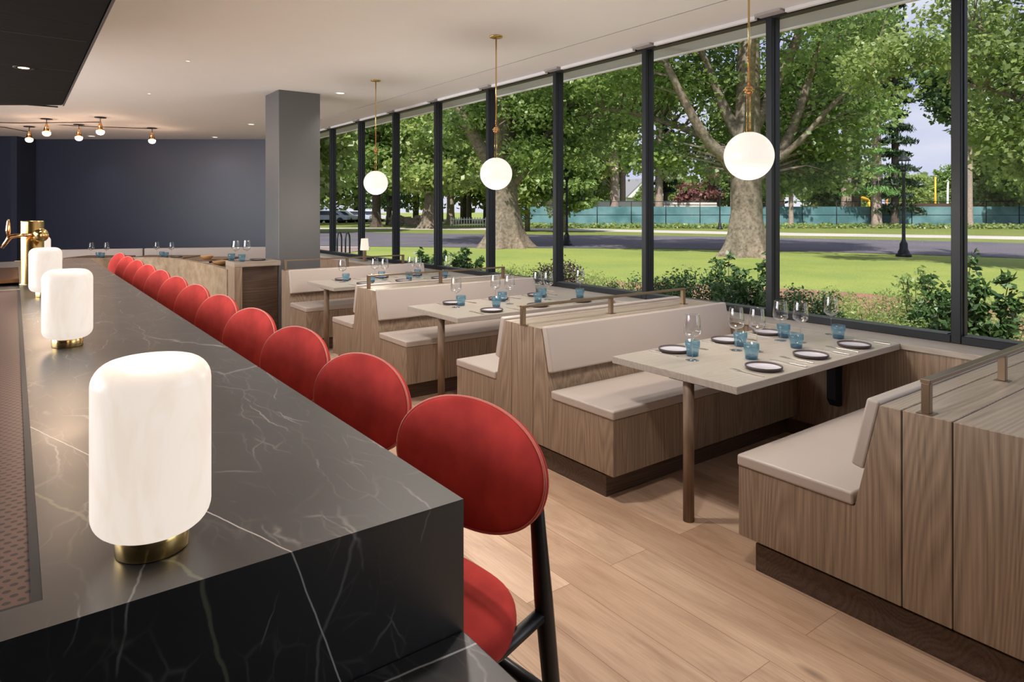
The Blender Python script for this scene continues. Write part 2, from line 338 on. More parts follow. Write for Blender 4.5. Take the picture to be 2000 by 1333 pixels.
def ground_mat(name, c0, c1, sc, c2=None, rough=.9, bump=.4):
    m, n, p, l = newmat(name)
    t = N(n, 'TexCoord'); a = N(n, 'TexNoise', Scale=sc, Detail=8.0, Roughness=.7); l.new(t.outputs['Object'], a.inputs['Vector'])
    r = N(n, 'ValToRGB'); r.color_ramp.elements[0].position = .32; r.color_ramp.elements[1].position = .66
    r.color_ramp.elements[0].color = (*c0, 1); r.color_ramp.elements[1].color = (*c1, 1); l.new(a.outputs[0], r.inputs[0])
    b = N(n, 'TexNoise', Scale=.35, Detail=3.0); l.new(t.outputs['Object'], b.inputs['Vector'])
    mx = N(n, 'MixRGB'); mx.blend_type = 'MULTIPLY'; mx.inputs[0].default_value = .6; l.new(r.outputs[0], mx.inputs[1])
    r2 = N(n, 'ValToRGB'); r2.color_ramp.elements[0].position = .35; r2.color_ramp.elements[0].color = (.72, .8, .75, 1); r2.color_ramp.elements[1].position = .65; r2.color_ramp.elements[1].color = (1.12, 1.05, .95, 1)
    l.new(b.outputs[0], r2.inputs[0]); l.new(r2.outputs[0], mx.inputs[2]); l.new(mx.outputs[0], p.inputs['Base Color'])
    p.inputs['Roughness'].default_value = rough; p.inputs['Specular IOR Level'].default_value = .2
    bp = N(n, 'Bump', Strength=bump, Distance=.03); l.new(a.outputs[0], bp.inputs['Height']); l.new(bp.outputs[0], p.inputs['Normal'])
    return m
M['lawn'] = ground_mat('mown lawn', (.17, .215, .048), (.32, .375, .115), 30)
M['mulch'] = ground_mat('reddish mulch', (.16, .07, .05), (.48, .26, .20), 22)
M['asphalt'] = ground_mat('grey asphalt road', (.085, .078, .105), (.16, .145, .18), 12, bump=.1)
M['pave'] = ground_mat('pale concrete path', (.42, .38, .38), (.55, .50, .50), 10, bump=.1)
M['brickpave'] = ground_mat('pinkish brick paving', (.22, .15, .16), (.34, .25, .26), 14, bump=.1)
M['verge'] = ground_mat('rough grass verge', (.10, .13, .03), (.24, .27, .08), 9)
M['bark'] = ground_mat('grey brown bark', (.10, .075, .06), (.30, .25, .21), 9)
M['barkpale'] = ground_mat('pale pinkish bark', (.26, .19, .17), (.46, .36, .33), 9)
M['barkdark'] = ground_mat('dark bark', (.05, .038, .034), (.14, .11, .10), 9)
def leafmat(name, c0, c1, trans=.45):
    m = bpy.data.materials.new(name); m.use_nodes = True; n = m.node_tree; n.nodes.clear(); l = n.links
    o = N(n, 'OutputMaterial'); g = N(n, 'NewGeometry'); r = N(n, 'ValToRGB')
    r.color_ramp.elements[0].color = (*c0, 1); r.color_ramp.elements[1].color = (*c1, 1)
    t = N(n, 'TexCoord'); z = N(n, 'TexNoise', Scale=.9, Detail=2.0); l.new(t.outputs['Object'], z.inputs['Vector'])
    ad = N(n, 'Math', operation='MULTIPLY_ADD'); ad.inputs[1].default_value = .5; l.new(g.outputs['Random Per Island'], ad.inputs[0])
    m5 = N(n, 'Math', operation='MULTIPLY_ADD'); m5.inputs[1].default_value = 1.6; m5.inputs[2].default_value = -.55; l.new(z.outputs[0], m5.inputs[0]); l.new(m5.outputs[0], ad.inputs[2])
    l.new(ad.outputs[0], r.inputs[0])
    d = N(n, 'BsdfDiffuse'); tl = N(n, 'BsdfTranslucent'); gl = N(n, 'BsdfGlossy', Roughness=.45); mx = N(n, 'MixShader'); mx.inputs[0].default_value = trans
    l.new(r.outputs[0], d.inputs[0]); l.new(r.outputs[0], tl.inputs[0]); l.new(d.outputs[0], mx.inputs[1]); l.new(tl.outputs[0], mx.inputs[2])
    m2 = N(n, 'MixShader'); m2.inputs[0].default_value = .05; l.new(mx.outputs[0], m2.inputs[1]); l.new(gl.outputs[0], m2.inputs[2]); l.new(m2.outputs[0], o.inputs[0])
    return m
M['leaf_maple'] = leafmat('maple leaves', (.11, .21, .05), (.42, .55, .17), .6)
M['leaf_yellow'] = leafmat('yellow green leaves', (.18, .30, .07), (.56, .64, .22), .6)
M['leaf_pine'] = leafmat('needles', (.06, .13, .05), (.24, .36, .14), .4)
M['leaf_larch'] = leafmat('soft pale needles', (.10, .26, .07), (.30, .50, .16), .4)
M['leaf_dark'] = leafmat('dark needles', (.012, .03, .018), (.05, .09, .045), .2)
M['leaf_box'] = leafmat('boxwood leaves', (.02, .06, .018), (.11, .20, .055), .3)
M['leaf_purple'] = leafmat('purple leaves', (.04, .025, .035), (.12, .07, .08), .3)
M['leaf_red'] = leafmat('copper leaves', (.16, .06, .06), (.30, .14, .12), .3)
M['leaf_olive'] = leafmat('olive leaves', (.14, .23, .06), (.46, .54, .20), .55)

# ================================================================= THE SETTING
CEIL = 3.08
XW = 4.65            # inner face of the window frames
def quad(name, pts, mat, kind=True):
    mb = MB(); mb.add(pts, [tuple(range(len(pts)))]); o = mb.build(name, mat)
    if kind: struct(o)
    return o
struct(MB().box(-5, XW+.1, -5, 21, -.06, 0).build('floor', M['floor']))
ce = MB(); ce.box(-5.1, 4.085, -5.1, 21, CEIL, CEIL+.12)
ceiling = struct(ce.build('ceiling', M['white']))
struct(MB().box(4.10, XW+.06, -5.1, 21, CEIL, CEIL+.12).build('trim_1', M['white2']))           # perimeter ceiling by the windows
struct(MB().box(4.0855, 4.0995, -5.1, 21, CEIL+.003, CEIL+.10).build('trim_2', M['dark']))           # ceiling slot, its shade put in as a near-black strip
# far wall (angled in plan), left and rear walls
def wall_poly(name, pts, mat, t=.12, z1=CEIL+.1):
    mb = MB()
    for a, b in zip(pts[:-1], pts[1:]):
        a, b = Vector(a), Vector(b); nn = Vector((-(b-a).y, (b-a).x)).normalized()*t
        mb.prism([(a.x, a.y), (b.x, b.y), (b.x+nn.x, b.y+nn.y), (a.x+nn.x, a.y+nn.y)], -.02, z1, 'z')
    return struct(mb.build(name, mat))
wall_poly('wall_far', [(4.9, 14.11), (.373, 17.497), (.046, 16.995), (-5, 20.77)], M['navy'], -.12)
wall_poly('wall_left', [(-5, 20.9), (-5, -5)], M['navy'], -.12)
wall_poly('wall_rear', [(-5, -5), (4.9, -5)], M['plaster'], -.12)
# wall under the windows, ledge on top
struct(MB().box(4.40, 4.62, -5, 14.3, 0, .715).build('wall_right', M['oak_z']))
led = MB(); led.box(4.385, 4.70, -5, 14.3, .715, .75)
struct(led.build('trim_3', M['ledge'], bevel=.002, seg=1))
struct(MB().box(4.62, 4.85, -5, 14.6, -.3, .714).build('wall_outside', M['frame']))
struct(MB().box(4.385, 4.399, -5, 14.3, 0, .10).build('baseboard_right', M['oak_kick']))
# windows: one frame + pane per bay
my = [1.675+1.27*k for k in range(-5, 11)]   # left edge (larger y) of each mullion's inner face
for k, (a, b) in enumerate(zip(my[:-1], my[1:])):
    w = MB(); y0 = a; y1 = b-.055
    w.box(XW, XW+.11, y1, b, .75, CEIL-.005)                   # mullion of this bay
    w.box(XW+.035, XW+.05, y1-.006, b+.006, .76, CEIL-.01)
    w.box(XW-.0, XW+.09, y0+.001, y1-.001, .75, .80)
    w.box(XW, XW+.09, y0+.001, y1-.001, CEIL-.035, CEIL-.004)
    fo = struct(w.build('window_%d' % (k+1), M['frame'], bevel=.004, seg=1))
    g = MB(); g.box(XW+.062, XW+.068, y0, y1, .79, CEIL-.03); g.build('glass_pane', M['pane'], fo)
    s_ = MB(); s_.box(XW+.005, XW+.085, y0+.02, y1-.02, .8005, .806); s_.build('sill_strip', M['frame_light'], fo)
    br = MB(); br.box(XW-.09, XW-.004, y1-.12, b+.04, CEIL-.018, CEIL-.002); br.build('blind_bracket', M['bracket'], fo)
    rb = MB(); rb.box(XW-.055, XW-.02, y0+.06, y1-.14, CEIL-.03, CEIL-.002); rb.build('blind_cassette', M['white2'], fo)
# exterior overhang seen through the top of the glass
struct(MB().box(XW+.12, 5.12, -5.1, 16, CEIL+.0, CEIL+.10).build('trim_4', M['sofgreen']))
struct(MB().box(5.12, 5.15, -5.1, 16, CEIL-.015, CEIL+.22).build('trim_5', M['whitetrim']))
# column
struct(MB().box(2.652, 3.185, 8.42, 8.97, 0, CEIL).build('column_1', M['colgrey'], bevel=.004, seg=1))['kind'] = 'structure'
# dropped black soffit over the bar (far end skewed like the far wall)
z0 = 2.45
so_ = MB(); so_.prism([(.324, -2), (.324, 6.715), (-2.6, 8.90), (-2.6, -2)], z0, CEIL+.05, 'z')
struct(so_.build('ceiling_soffit', M['soffit'], bevel=.006, seg=1))
sg = MB()
for yy in np.arange(-1.5, 7.2, .93): sg.box(-2.5, .30, yy, yy+.006, z0-.0012, z0+.01)
struct(sg.build('trim_6', M['dark']))
struct(MB().prism([(.326, -2), (.336, -2), (.336, 6.72), (.326, 6.72)], z0-.004, z0+.03, 'z').build('trim_7', M['frame_light']))

# small ceiling fittings
spots = [(1.406, 7.346, .018, 'tiny bright ceiling spotlight in the white ceiling near the black soffit'),
         (1.406, 9.724, .018, 'tiny bright ceiling spotlight farther back, above the hanging bulbs'),
         (3.373, 8.205, .05, 'round recessed downlight in the ceiling right of the grey column top'),
         (3.354, 12.161, .05, 'round recessed downlight in the ceiling left of the grey column'),
         (3.344, 14.77, .05, 'round recessed downlight close to the navy far wall, left of the column'),
         (1.273, 16.078, .06, 'round recessed downlight at the far wall above the hanging bulbs'),]
for i, (x, y, r, lab) in enumerate(spots):
    e = empty('recessed_downlight', (x, y, CEIL)); tag(e, lab, 'ceiling light', 'recessed lights in the white ceiling')
    MB().lathe([(r, -.004), (r*1.35, -.004), (r*1.4, .0), (r*1.4, .012), (r, .012)], 20).build('trim_ring', M['white2'], e)
    MB().lathe([(.0001, -.002), (r, -.002)], 20).build('lens', M['downlight'], e)
    if r > .03:
        l = bpy.data.lights.new('downlight_or_fill_beam', 'SPOT'); l.energy = 75 if i == 3 else 22; l.spot_size = 1.9; l.spot_blend = .9; l.color = (1, .92, .84); l.shadow_soft_size = .05
        o = bpy.data.objects.new('downlight_or_fill_beam', l); COL.objects.link(o); o.location = (x, y, CEIL-.02); o.parent = None
e = empty('soffit_downlight', (.047, 5.064, z0)); tag(e, 'small warm downlight recessed in the black soffit above the bar', 'ceiling light')
MB().lathe([(.04, -.004), (.055, -.004), (.055, .01)], 20).build('trim_ring', M['dark'], e)
MB().lathe([(.0001, -.003), (.03, -.003)], 20).build('lens', M['bulb'], e)
for y in (1.9, 3.5, 5.064, 6.3):     # beam of the soffit downlight, plus unseen extras added to light the stools
    l = bpy.data.lights.new('downlight_or_fill_beam', 'SPOT'); l.energy = 15; l.spot_size = 2.4; l.spot_blend = .9; l.color = (1, .86, .74); l.shadow_soft_size = .04
    o = bpy.data.objects.new('downlight_or_fill_beam', l); COL.objects.link(o); o.location = (.047, y, z0-.02); o.rotation_euler = (0, .45, 0)
# spots without fittings, added under the ceiling to brighten the room
for x, y, p in [(1.45, 1.5, 75), (1.7, 3.0, 130), (1.6, 5.2, 120), (1.5, 7.3, 80), (3.5, 3.5, 60), (3.5, 5.9, 60), (3.4, .2, 12), (.0, 11.5, 70), (2.2, 11.4, 70), (-2.2, 2, 25)]:
    l = bpy.data.lights.new('downlight_or_fill_beam', 'SPOT'); l.energy = p; l.spot_size = 2.3; l.spot_blend = .9; l.color = (1, .93, .86); l.shadow_soft_size = .08
    o = bpy.data.objects.new('downlight_or_fill_beam', l); COL.objects.link(o); o.location = (x, y, CEIL-.02)

# ================================================================= BAR
bar = empty('bar_counter', (0, 0, 0)); tag(bar, 'long black veined marble bar with waterfall end and lamps along it', 'bar counter')
BT = 1.07
T = MB().prism([(-1.3, .989), (.633, .989), (.633, 8.10), (-1.3, 8.10), (-1.3, 7.3), (.030, 7.3), (.030, 1.062), (-1.3, 1.062)], BT-.05, BT, 'z')
T.build('marble_top', M['marble'], bar)
MB().box(-1.3, .6333, .9886, 1.040, 0, BT-.0035).build('end_panel', M['marble'], bar)
b2 = MB(); b2.box(-.9, .33, 1.06, 7.9, .08, BT-.0505); b2.build('bar_body', M['black_wood'], bar)
MB().box(.331, .345, 1.1, 7.9, .10, 1.0).build('front_panel', M['oak_kick'], bar)
tr = MB(); tr.box(-.36, .0295, 1.063, 5.25, BT-.03, BT-.008); tr.build('drip_tray', M['tray'], bar)
lip = MB(); lip.box(.018, .0298, 1.063, 5.25, BT-.008, BT-.001); lip.box(-.36, .018, 1.063, 1.072, BT-.008, BT-.002); lip.build('tray_lip', M['frame'], bar)
MB().box(-.36, .0295, 5.25, 5.30, BT-.03, BT).build('ice_well_rim', M['steel'], bar); MB().box(-.36, .0295, 6.1, 7.3, BT-.03, BT-.002).build('back_counter_top', M['copper'], bar)
MB().box(-.36, .0295, 5.30, 6.1, BT-.20, BT-.05).build('ice_well', M['dark'], bar)
low = empty('lower_counter', (0, 0, 0)); tag(low, 'lower black marble counter slab with white vein against the near end of the bar', 'counter')
MB().box(-1.3, .6325, -1.0, .9880, .80, .84).build('marble_slab', M['marble_low'], low, bevel=.003)
MB().box(-1.2, .30, -.9, .93, 0, .7995).build('counter_body', M['black_wood'], low)

# table lamps of alabaster
def bar_lamp():
    e = empty('alabaster_table_lamp')
    R, H0, H1, c = .081, .030, .285, .034
    pr = [(.0001, H0)]
    pr += [(R-c+c*math.sin(a), H0+c-c*math.cos(a)) for a in np.linspace(0, PI/2, 9)]
    pr += [(R-c+c*math.cos(a), H1-c+c*math.sin(a)) for a in np.linspace(0, PI/2, 9)]
    pr += [(.0001, H1)]
    MB().lathe(pr, 48).build('shade', M['alab'], e)
    MB().lathe([(.0001, 0), (.049, 0), (.050, .002), (.050, H0+.006), (.0001, H0+.006)], 40).build('base', M['brass'], e, bevel=.001, seg=1)
    return e
bl = bar_lamp()
lamp_spots = [(.167, 1.128, 'large glowing white alabaster lamp on brass base, nearest on the bar'),
              (.160, 2.982, 'second glowing alabaster lamp from the near end of the bar'),
              (.147, 4.74, 'third glowing alabaster lamp, half hidden behind the second'),
              (.165, 6.75, 'farthest alabaster lamp on the bar, seen beside the brass tap column')]
for i, (x, y, lab) in enumerate(lamp_spots):
    o = bl if i == 0 else copy_tree(bl)
    o.location = (x, y, BT+.0002); tag(o, lab, 'lamp', 'alabaster lamps along the bar')
    l = bpy.data.lights.new('lamp_glow', 'POINT'); l.energy = 4.0; l.color = (1, .70, .48); l.shadow_soft_size = .09
    g = bpy.data.objects.new('lamp_glow', l); COL.objects.link(g); g.location = (x, y, BT+.40)

# beer tap column
tp = empty('beer_tap', (.10, 5.59, BT)); tag(tp, 'brass beer tap column with copper ball and tap handle on the bar', 'beer tap')
MB().lathe([(.0001, 0), (.075, 0), (.075, .006), (.066, .010), (.066, .425), (.064, .43), (.0001, .43)], 40).build('column', M['brass'], tp)
a = math.radians(-30)
MB().lathe([(.0001+.046*math.sin(q), -.046*math.cos(q)) for q in np.linspace(0, PI, 17)], 28, c=(.045, -.085, .335)).build('ball', M['brass'], tp)
ft = MB(); ft.tube([(.02, -.09, .335), (-.06, -.10, .338), (-.12, -.10, .330), (-.165, -.10, .255)], [.012, .012, .016, .010], 10); ft.build('spout', M['copper'], tp)
MB().tube([(-.13, -.10, .33), (-.132, -.10, .37), (-.13, -.10, .43), (-.128, -.10, .445)], [.008, .014, .009, .004], 10).build('tap_handle', M['copper'], tp)

# ================================================================= BAR STOOLS
def sup(n, a, b, p):
    return [(a*math.copysign(abs(math.cos(t))**(2/p), math.cos(t)), b*math.copysign(abs(math.sin(t))**(2/p), math.sin(t))) for t in [2*PI*k/n for k in range(n)]]
def cushion(fn, outline, th, crown, rings=7, edge=.014):
    """closed pillow: outline pts (p,q) -> fn(p,q,w); front crowned, back flat"""
    v = []; f = []; n = len(outline)
    secs = []
    for k in range(rings): secs.append((1-(k/(rings-1))**1.0 if False else k/(rings-1), 0))
    fr = [(.0, 1.0), (.25, .98), (.5, .92), (.72, .80), (.87, .62), (.955, .40), (.99, .18), (1.0, 0)]
    prof = [(s, th/2+crown*w if s < .99 else th/2*.6) for s, w in fr[1:-1]]
    prof = [(s, th/2-edge+edge+crown*w) for s, w in fr[1:5]]+[(.945, th/2+crown*.42), (.975, th/2+crown*.1), (.993, th/2*.72), (1.0, th/2*.3), (1.0, -th/2*.3), (.993, -th/2*.72), (.975, -th/2), (.8, -th/2-.004), (.4, -th/2-.006)]
    v.append(fn(0, 0, th/2+crown))
    for s, w in prof:
        for p, q in outline: v.append(fn(p*s, q*s, w))
    v.append(fn(0, 0, -th/2-.006))
    for k in range(n): f.append((0, 1+k, 1+(k+1) % n))
    for i in range(len(prof)-1):
        for k in range(n): f.append((1+i*n+k, 1+(i+1)*n+k, 1+(i+1)*n+(k+1) % n, 1+i*n+(k+1) % n))
    b = 1+(len(prof)-1)*n
    for k in range(n): f.append((b+k, len(v)-1, b+(k+1) % n))
    return v, f
def make_stool():
    e = empty('bar_stool')
    al = .24; A, B, sag = .258, .142, .012; cz = .980; cxx = .168; by = .035
    def back(p, q, w):      # w>0 is the front face (towards the bar, -x)
        x = -sag*(p/A)**2+q*math.sin(al)-w*math.cos(al)+.010
        return (cxx+x*math.cos(by)-p*math.sin(by), x*math.sin(by)+p*math.cos(by), cz+q*math.cos(al)+w*math.sin(al))
    ol = sup(72, A, B, 2.07)
    v, f = cushion(back, ol, .020, .003)
    MB().add(v, f, True).build('backrest', M['velvet'], e)
    MB().tube([back(p*1.0, q*1.0, .007) for p, q in ol]+[back(ol[0][0], ol[0][1], .007)], .0030, 6, False).build('piping', M['piping'], e)
    os_ = sup(56, .225, .235, 2.6)
    def seat(p, q, w): return (p-.01-.0, q*(1+.10*p/.225*0), .685+w)
    v, f = cushion(seat, os_, .055, .018)
    MB().add(v, f, True).build('seat', M['velvet'], e)
    MB().box(-.17, .17, -.17, .17, .628, .655).build('seat_frame', M['black_wood'], e, bevel=.006)
    for s in (-1, 1):
        MB().tube([(.30, s*.235, 0), (.245, s*.222, .40), (.212, s*.214, .72), (.200, s*.205, .92), (.192, s*.18, 1.0)], [.014, .019, .021, .016, .010], 10).build('leg', M['black_wood'], e)
        MB().tube([(-.235, s*.215, 0), (-.205, s*.200, .45), (-.19, s*.19, .66)], [.013, .017, .019], 10).build('leg', M['black_wood'], e)
        MB().tube([(.212, s*.214, .695), (.10, s*.20, .655), (-.19, s*.19, .640)], [.017, .017, .015], 8).build('side_rail', M['black_wood'], e)
    MB().tube([(.232, -.22, .50), (.232, .22, .50)], .016, 8).build('stretcher', M['black_wood'], e)
    MB().tube([(-.215, -.205, .26), (-.215, .205, .26)], .014, 8).build('footrest', M['brass'], e)
    for s in (-1, 1): MB().tube([(-.215, s*.205, .26), (.26, s*.225, .30)], .012, 8).build('stretcher', M['black_wood'], e)
    return e
st = make_stool()
words = ['nearest the camera', 'second from the near end', 'third from the near end', 'fourth from the near end', 'fifth from the near end', 'sixth from the near end',
         'seventh from the near end', 'fifth from the far end', 'fourth from the far end', 'third from the far end', 'second from the far end', 'last at the far end']
stool_objs = []
for i in range(12):
    o = st if i == 0 else copy_tree(st)
    yw = .12
    o.location = (.862-.168*math.cos(yw), 1.336-.168*math.sin(yw)+.610*i, 0); o.rotation_euler = (0, 0, yw)
    tag(o, 'red velvet bar stool with round back along the marble bar, %s' % words[i], 'bar stool', 'red velvet bar stools along the bar')
    stool_objs.append(o)

# ================================================================= BOOTHS
X0, X1 = 2.57, 4.384
def bench(yc, fa, fb, ta, tb, label, name='booth_bench', grooves=None, one=False, end_flat=None):
    """yc centre; fa/fb seat fronts (towards -y / +y) ; ta/tb edges of the top shelf. None side -> no seat"""
    e = empty(name, (X0, yc, 0)); tag(e, label, 'booth bench', 'booth benches along the windows')
    LX = X1-X0; zt = .853; zs = .445
    def Y(y): return y-yc
    g = grooves or [ta+.08, tb-.08]
    # boards of the carcass, split by thin open joints
    parts = []
    sa, sb = ta-.092, (tb+.092)
    if fa is not None: pA = [(Y(fa), .140), (Y(g[0])-.002, .140), (Y(g[0])-.002, zt), (Y(ta), zt), (Y(sa), zs), (Y(fa), zs)]
    else: pA = [(Y(ta), .140), (Y(g[0])-.002, .140), (Y(g[0])-.002, zt), (Y(ta), zt)]
    if fb is not None: pB = [(Y(g[-1])+.002, .140), (Y(fb), .140), (Y(fb), zs), (Y(sb), zs), (Y(tb), zt), (Y(g[-1])+.002, zt)]
    else: pB = [(Y(g[-1])+.002, .140), (Y(tb), .140), (Y(tb), zt), (Y(g[-1])+.002, zt)]
    mb = MB()
    mb.prism(pA, 0, LX, 'x'); mb.prism(pB, 0, LX, 'x')
    for a, b in zip(g[:-1], g[1:]): mb.prism([(Y(a)+.002, .14), (Y(b)-.002, .14), (Y(b)-.002, zt), (Y(a)+.002, zt)], 0, LX, 'x')
    # end panels have upright grain, the shelf lengthwise grain
    c = mb.build('carcass', [M['oak_z'], M['oak_x']], e, bevel=.0025, seg=1)
    for p in c.data.polygons:
        if p.normal.z > .9: p.material_index = 1
    MB().box(.004, LX, Y(g[0])-.01, Y(g[-1])+.01, .145, zt-.006).build('joint_core', M['dark'], e)
    k0 = Y(fa)+.085 if fa is not None else Y(ta)+.01; k1 = Y(fb)-.065 if fb is not None else Y(tb)-.01
    kb = MB(); kb.box(.03, LX, k0, k1, 0, .118); kb.build('plinth', M['oak_kick'], e, bevel=.002, seg=1)
    MB().box(.05, LX, k0+.02, k1-.02, .118, .1398).build('shadow_gap', M['dark'], e)  # near-black block stands in for the shadow line of the recess
    for s, fr, sl, tp_ in ((-1, fa, sa, ta), (1, fb, sb, tb)):
        if fr is None: continue
        y0, y1 = sorted((Y(fr)+s*.006, Y(sl)+s*.004))
        MB().box(-.006, LX-.002, y0, y1, zs+.001, .496).build('seat_cushion', M['leather'], e, bevel=.011, seg=4)
        # back cushion lies on the slope
        base = Vector((0, Y(sl), zs)); tpv = Vector((0, Y(tp_), zt)); d = (tpv-base).normalized(); nn = Vector((0, s*abs(d.z), abs(d.y)))
        lo = base+d*((.592-zs)/d.z); hi = tpv+d*.012
        th = .052
        q = [(lo.y+nn.y*.002, lo.z+nn.z*.002), (hi.y+nn.y*.002, hi.z+nn.z*.002), (hi.y+nn.y*th, hi.z+nn.z*th-.006), (lo.y+nn.y*th, lo.z+nn.z*th)]
        MB().prism(q, .002, LX-.03, 'x').build('back_cushion', M['leather'], e, bevel=.011, seg=4)
    return e
def rail(yc, xs, label, z=.853, h=.123):
    e = empty('bronze_rail', (xs[0], yc, z)); tag(e, label, 'rail', 'bronze rails on the booth benches')
    L_ = xs[-1]-xs[0]
    MB().box(-.014, L_+.014, -.017, .017, h-.014, h).build('top_bar', M['bronze'], e, bevel=.0015, seg=1)
    for x in xs:
        p = MB().box(x-xs[0]-.014, x-xs[0]+.014, -.014, .014, .003, h-.0142).build('post', M['bronze'], e, bevel=.0015, seg=1)
        MB().box(x-xs[0]-.026, x-xs[0]+.026, -.026, .026, .0002, .003).build('foot_plate', M['bronze'], p)
    return e
bench(.78, None, 1.760, .38, 1.160, 'nearest beige and oak booth bench with wide shelf at the right edge of the photo', grooves=[.62, .920, 1.083])
bench(3.33, 2.529, 4.100, 3.140, 3.520, 'back-to-back booth bench between the nearest and the middle table')
bench(5.665, 4.875, 6.448, 5.475, 5.855, 'back-to-back booth bench between the middle and the farthest window table')
bench(7.87, 7.211, None, 7.82, 8.05, 'farthest beige booth bench, set against the grey column', grooves=[7.90, 7.97])
rail(1.012, [2.60, 3.35, 4.15], 'bronze rail on the nearest booth bench at the right edge')
rail(3.300, [2.555, 3.328, 4.106], 'bronze rail on the booth bench behind the nearest table')
rail(5.665, [2.60, 3.36, 4.12], 'bronze rail on the booth bench behind the middle table')
rail(7.955, [2.585, 3.36, 4.14], 'bronze rail on the farthest booth bench by the grey column')

def table(y, label, i):
    e = empty('booth_table', (2.70, y, 0)); tag(e, label, 'table', 'booth tables along the windows')
    MB().box(0, 1.684, 0, .811, .713, .75).build('tabletop', M['table'], e, bevel=.002, seg=1)
    l = MB().lathe([(.0001, 0), (.028, 0), (.028, .712), (.0001, .712)], 28, c=(.040, .31, 0)).build('leg', M['oak_post'], e)
    MB().prism([(1.60, .712), (1.684, .712), (1.684, .28), (1.64, .28), (1.60, .33)], .36, .42, 'y').build('wall_bracket', M['frame'], e)
    MB().box(.02, .09, .20, .42, .705, .7129).build('leg_plate', M['frame'], e)
    return e
TY = [1.857, 4.298, 6.745]
TN = ['nearest window table', 'middle window table', 'farthest window table']
table(TY[0], 'nearest greige oak booth table by the windows, laid for six', 0)
table(TY[1], 'middle greige oak booth table by the windows, second one back', 1)
table(TY[2], 'farthest greige oak booth table, in front of the column bench', 2)

# ---------------------------------------------------------------- tableware
def make_plate():
    e = empty('side_plate')
    MB().lathe([(.0001, .0), (.078, .0), (.088, .004), (.094, .013), (.094, .019), (.0915, .0205), (.088, .019), (.086, .0105)], 40).build('rim', M['plateout'], e)
    MB().lathe([(.0872, .012), (.084, .0092), (.0001, .0088)], 40).build('well', M['platein'], e)
    return e
def make_tumbler():
    e = empty('blue_tumbler')
    pr = [(.030, .001), (.0335, .004), (.0345, .020), (.0375, .045), (.0395, .050), (.0400, .086), (.0385, .087), (.0370, .050), (.0345, .045), (.0325, .022), (.0001, .020)]
    v = MB().lathe(pr, 40); v.build('glass_body', M['blueglass'], e)
    MB().lathe([(.0001, .0006), (.0295, .0006), (.032, .004), (.0325, .0195), (.0001, .0195)], 32).build('glass_base', M['bluebase'], e)
    rb = MB()
    for k in range(36):
        a = 2*PI*k/36; rb.tube([(.0396*math.cos(a), .0396*math.sin(a), .052), (.0402*math.cos(a), .0402*math.sin(a), .083)], .0011, 4, False)
    rb.build('ribs', M['blueglass'], e)
    return e
def make_wine():
    e = empty('wine_glass')
    MB().lathe([(.0005, .124), (.012, .126), (.030, .133), (.0440, .146), (.0465, .158), (.0455, .185), (.0410, .222), (.0375, .250)], 36).build('bowl', M['crystal'], e)
    MB().lathe([(.0005, .006), (.0030, .012), (.0026, .030), (.0024, .100), (.004, .118), (.012, .1255)], 12).build('stem', M['crystal'], e)
    MB().lathe([(.0001, .0005), (.0360, .0005), (.0365, .0016), (.020, .0032), (.004, .006)], 36).build('foot', M['crystal'], e)
    MB().lathe([(.0371, .2495), (.0379, .2495), (.0379, .2510), (.0371, .2510), (.0371, .2495)], 36).build('rim', M['crystal'], e)
    return e
def make_knife():
    e = empty('table_knife')
    MB().box(-.0055, .0055, -.105, -.005, .001, .0065).build('handle', M['steel'], e, bevel=.002, seg=2)
    MB().prism([(-.006, -.005), (.006, -.005), (.008, .05), (.005, .10), (-.003, .112), (-.005, .09)], .001, .003, 'z').build('blade', M['steel'], e)
    return e
def make_fork():
    e = empty('table_fork')
    MB().box(-.004, .004, -.10, .035, .001, .005).build('handle', M['steel'], e, bevel=.0015, seg=1)
    f = MB(); f.prism([(-.004, .035), (.004, .035), (.011, .055), (.011, .065), (-.011, .065), (-.011, .055)], .0015, .004, 'z')
    for k in range(4): f.box(-.011+k*.0064, -.0083+k*.0064, .065, .10, .002, .0045)
    f.build('tines', M['steel'], e); return e
protos = {'plate': make_plate(), 'tumbler': make_tumbler(), 'wine': make_wine(), 'knife': make_knife(), 'fork': make_fork()}
used = set()
def put(kind, x, y, z, rz, label, cat, group):
    o = protos[kind] if kind not in used else copy_tree(protos[kind]); used.add(kind)
    o.location = (x, y, z+.0003); o.rotation_euler = (0, 0, rz); tag(o, label, cat, group); return o
PO = ['aisle-end', 'middle', 'window-end']
near = [(3.118, 1.985), (3.589, 1.992), (4.065, 1.983)]; far = [(3.092, 2.545), (3.575, 2.535), (4.017, 2.530)]
nt_ = [(3.274, 2.160), (3.744, 2.168), (4.235, 2.165)]; ft_ = [(3.075, 2.405), (3.522, 2.40), (3.985, 2.395)]
nw = [(3.465, 2.25), (3.925, 2.245), (4.335, 2.265)]; fw = [(2.985, 2.335), (3.400, 2.345), (3.875, 2.35)]
rnd = random.Random(4)
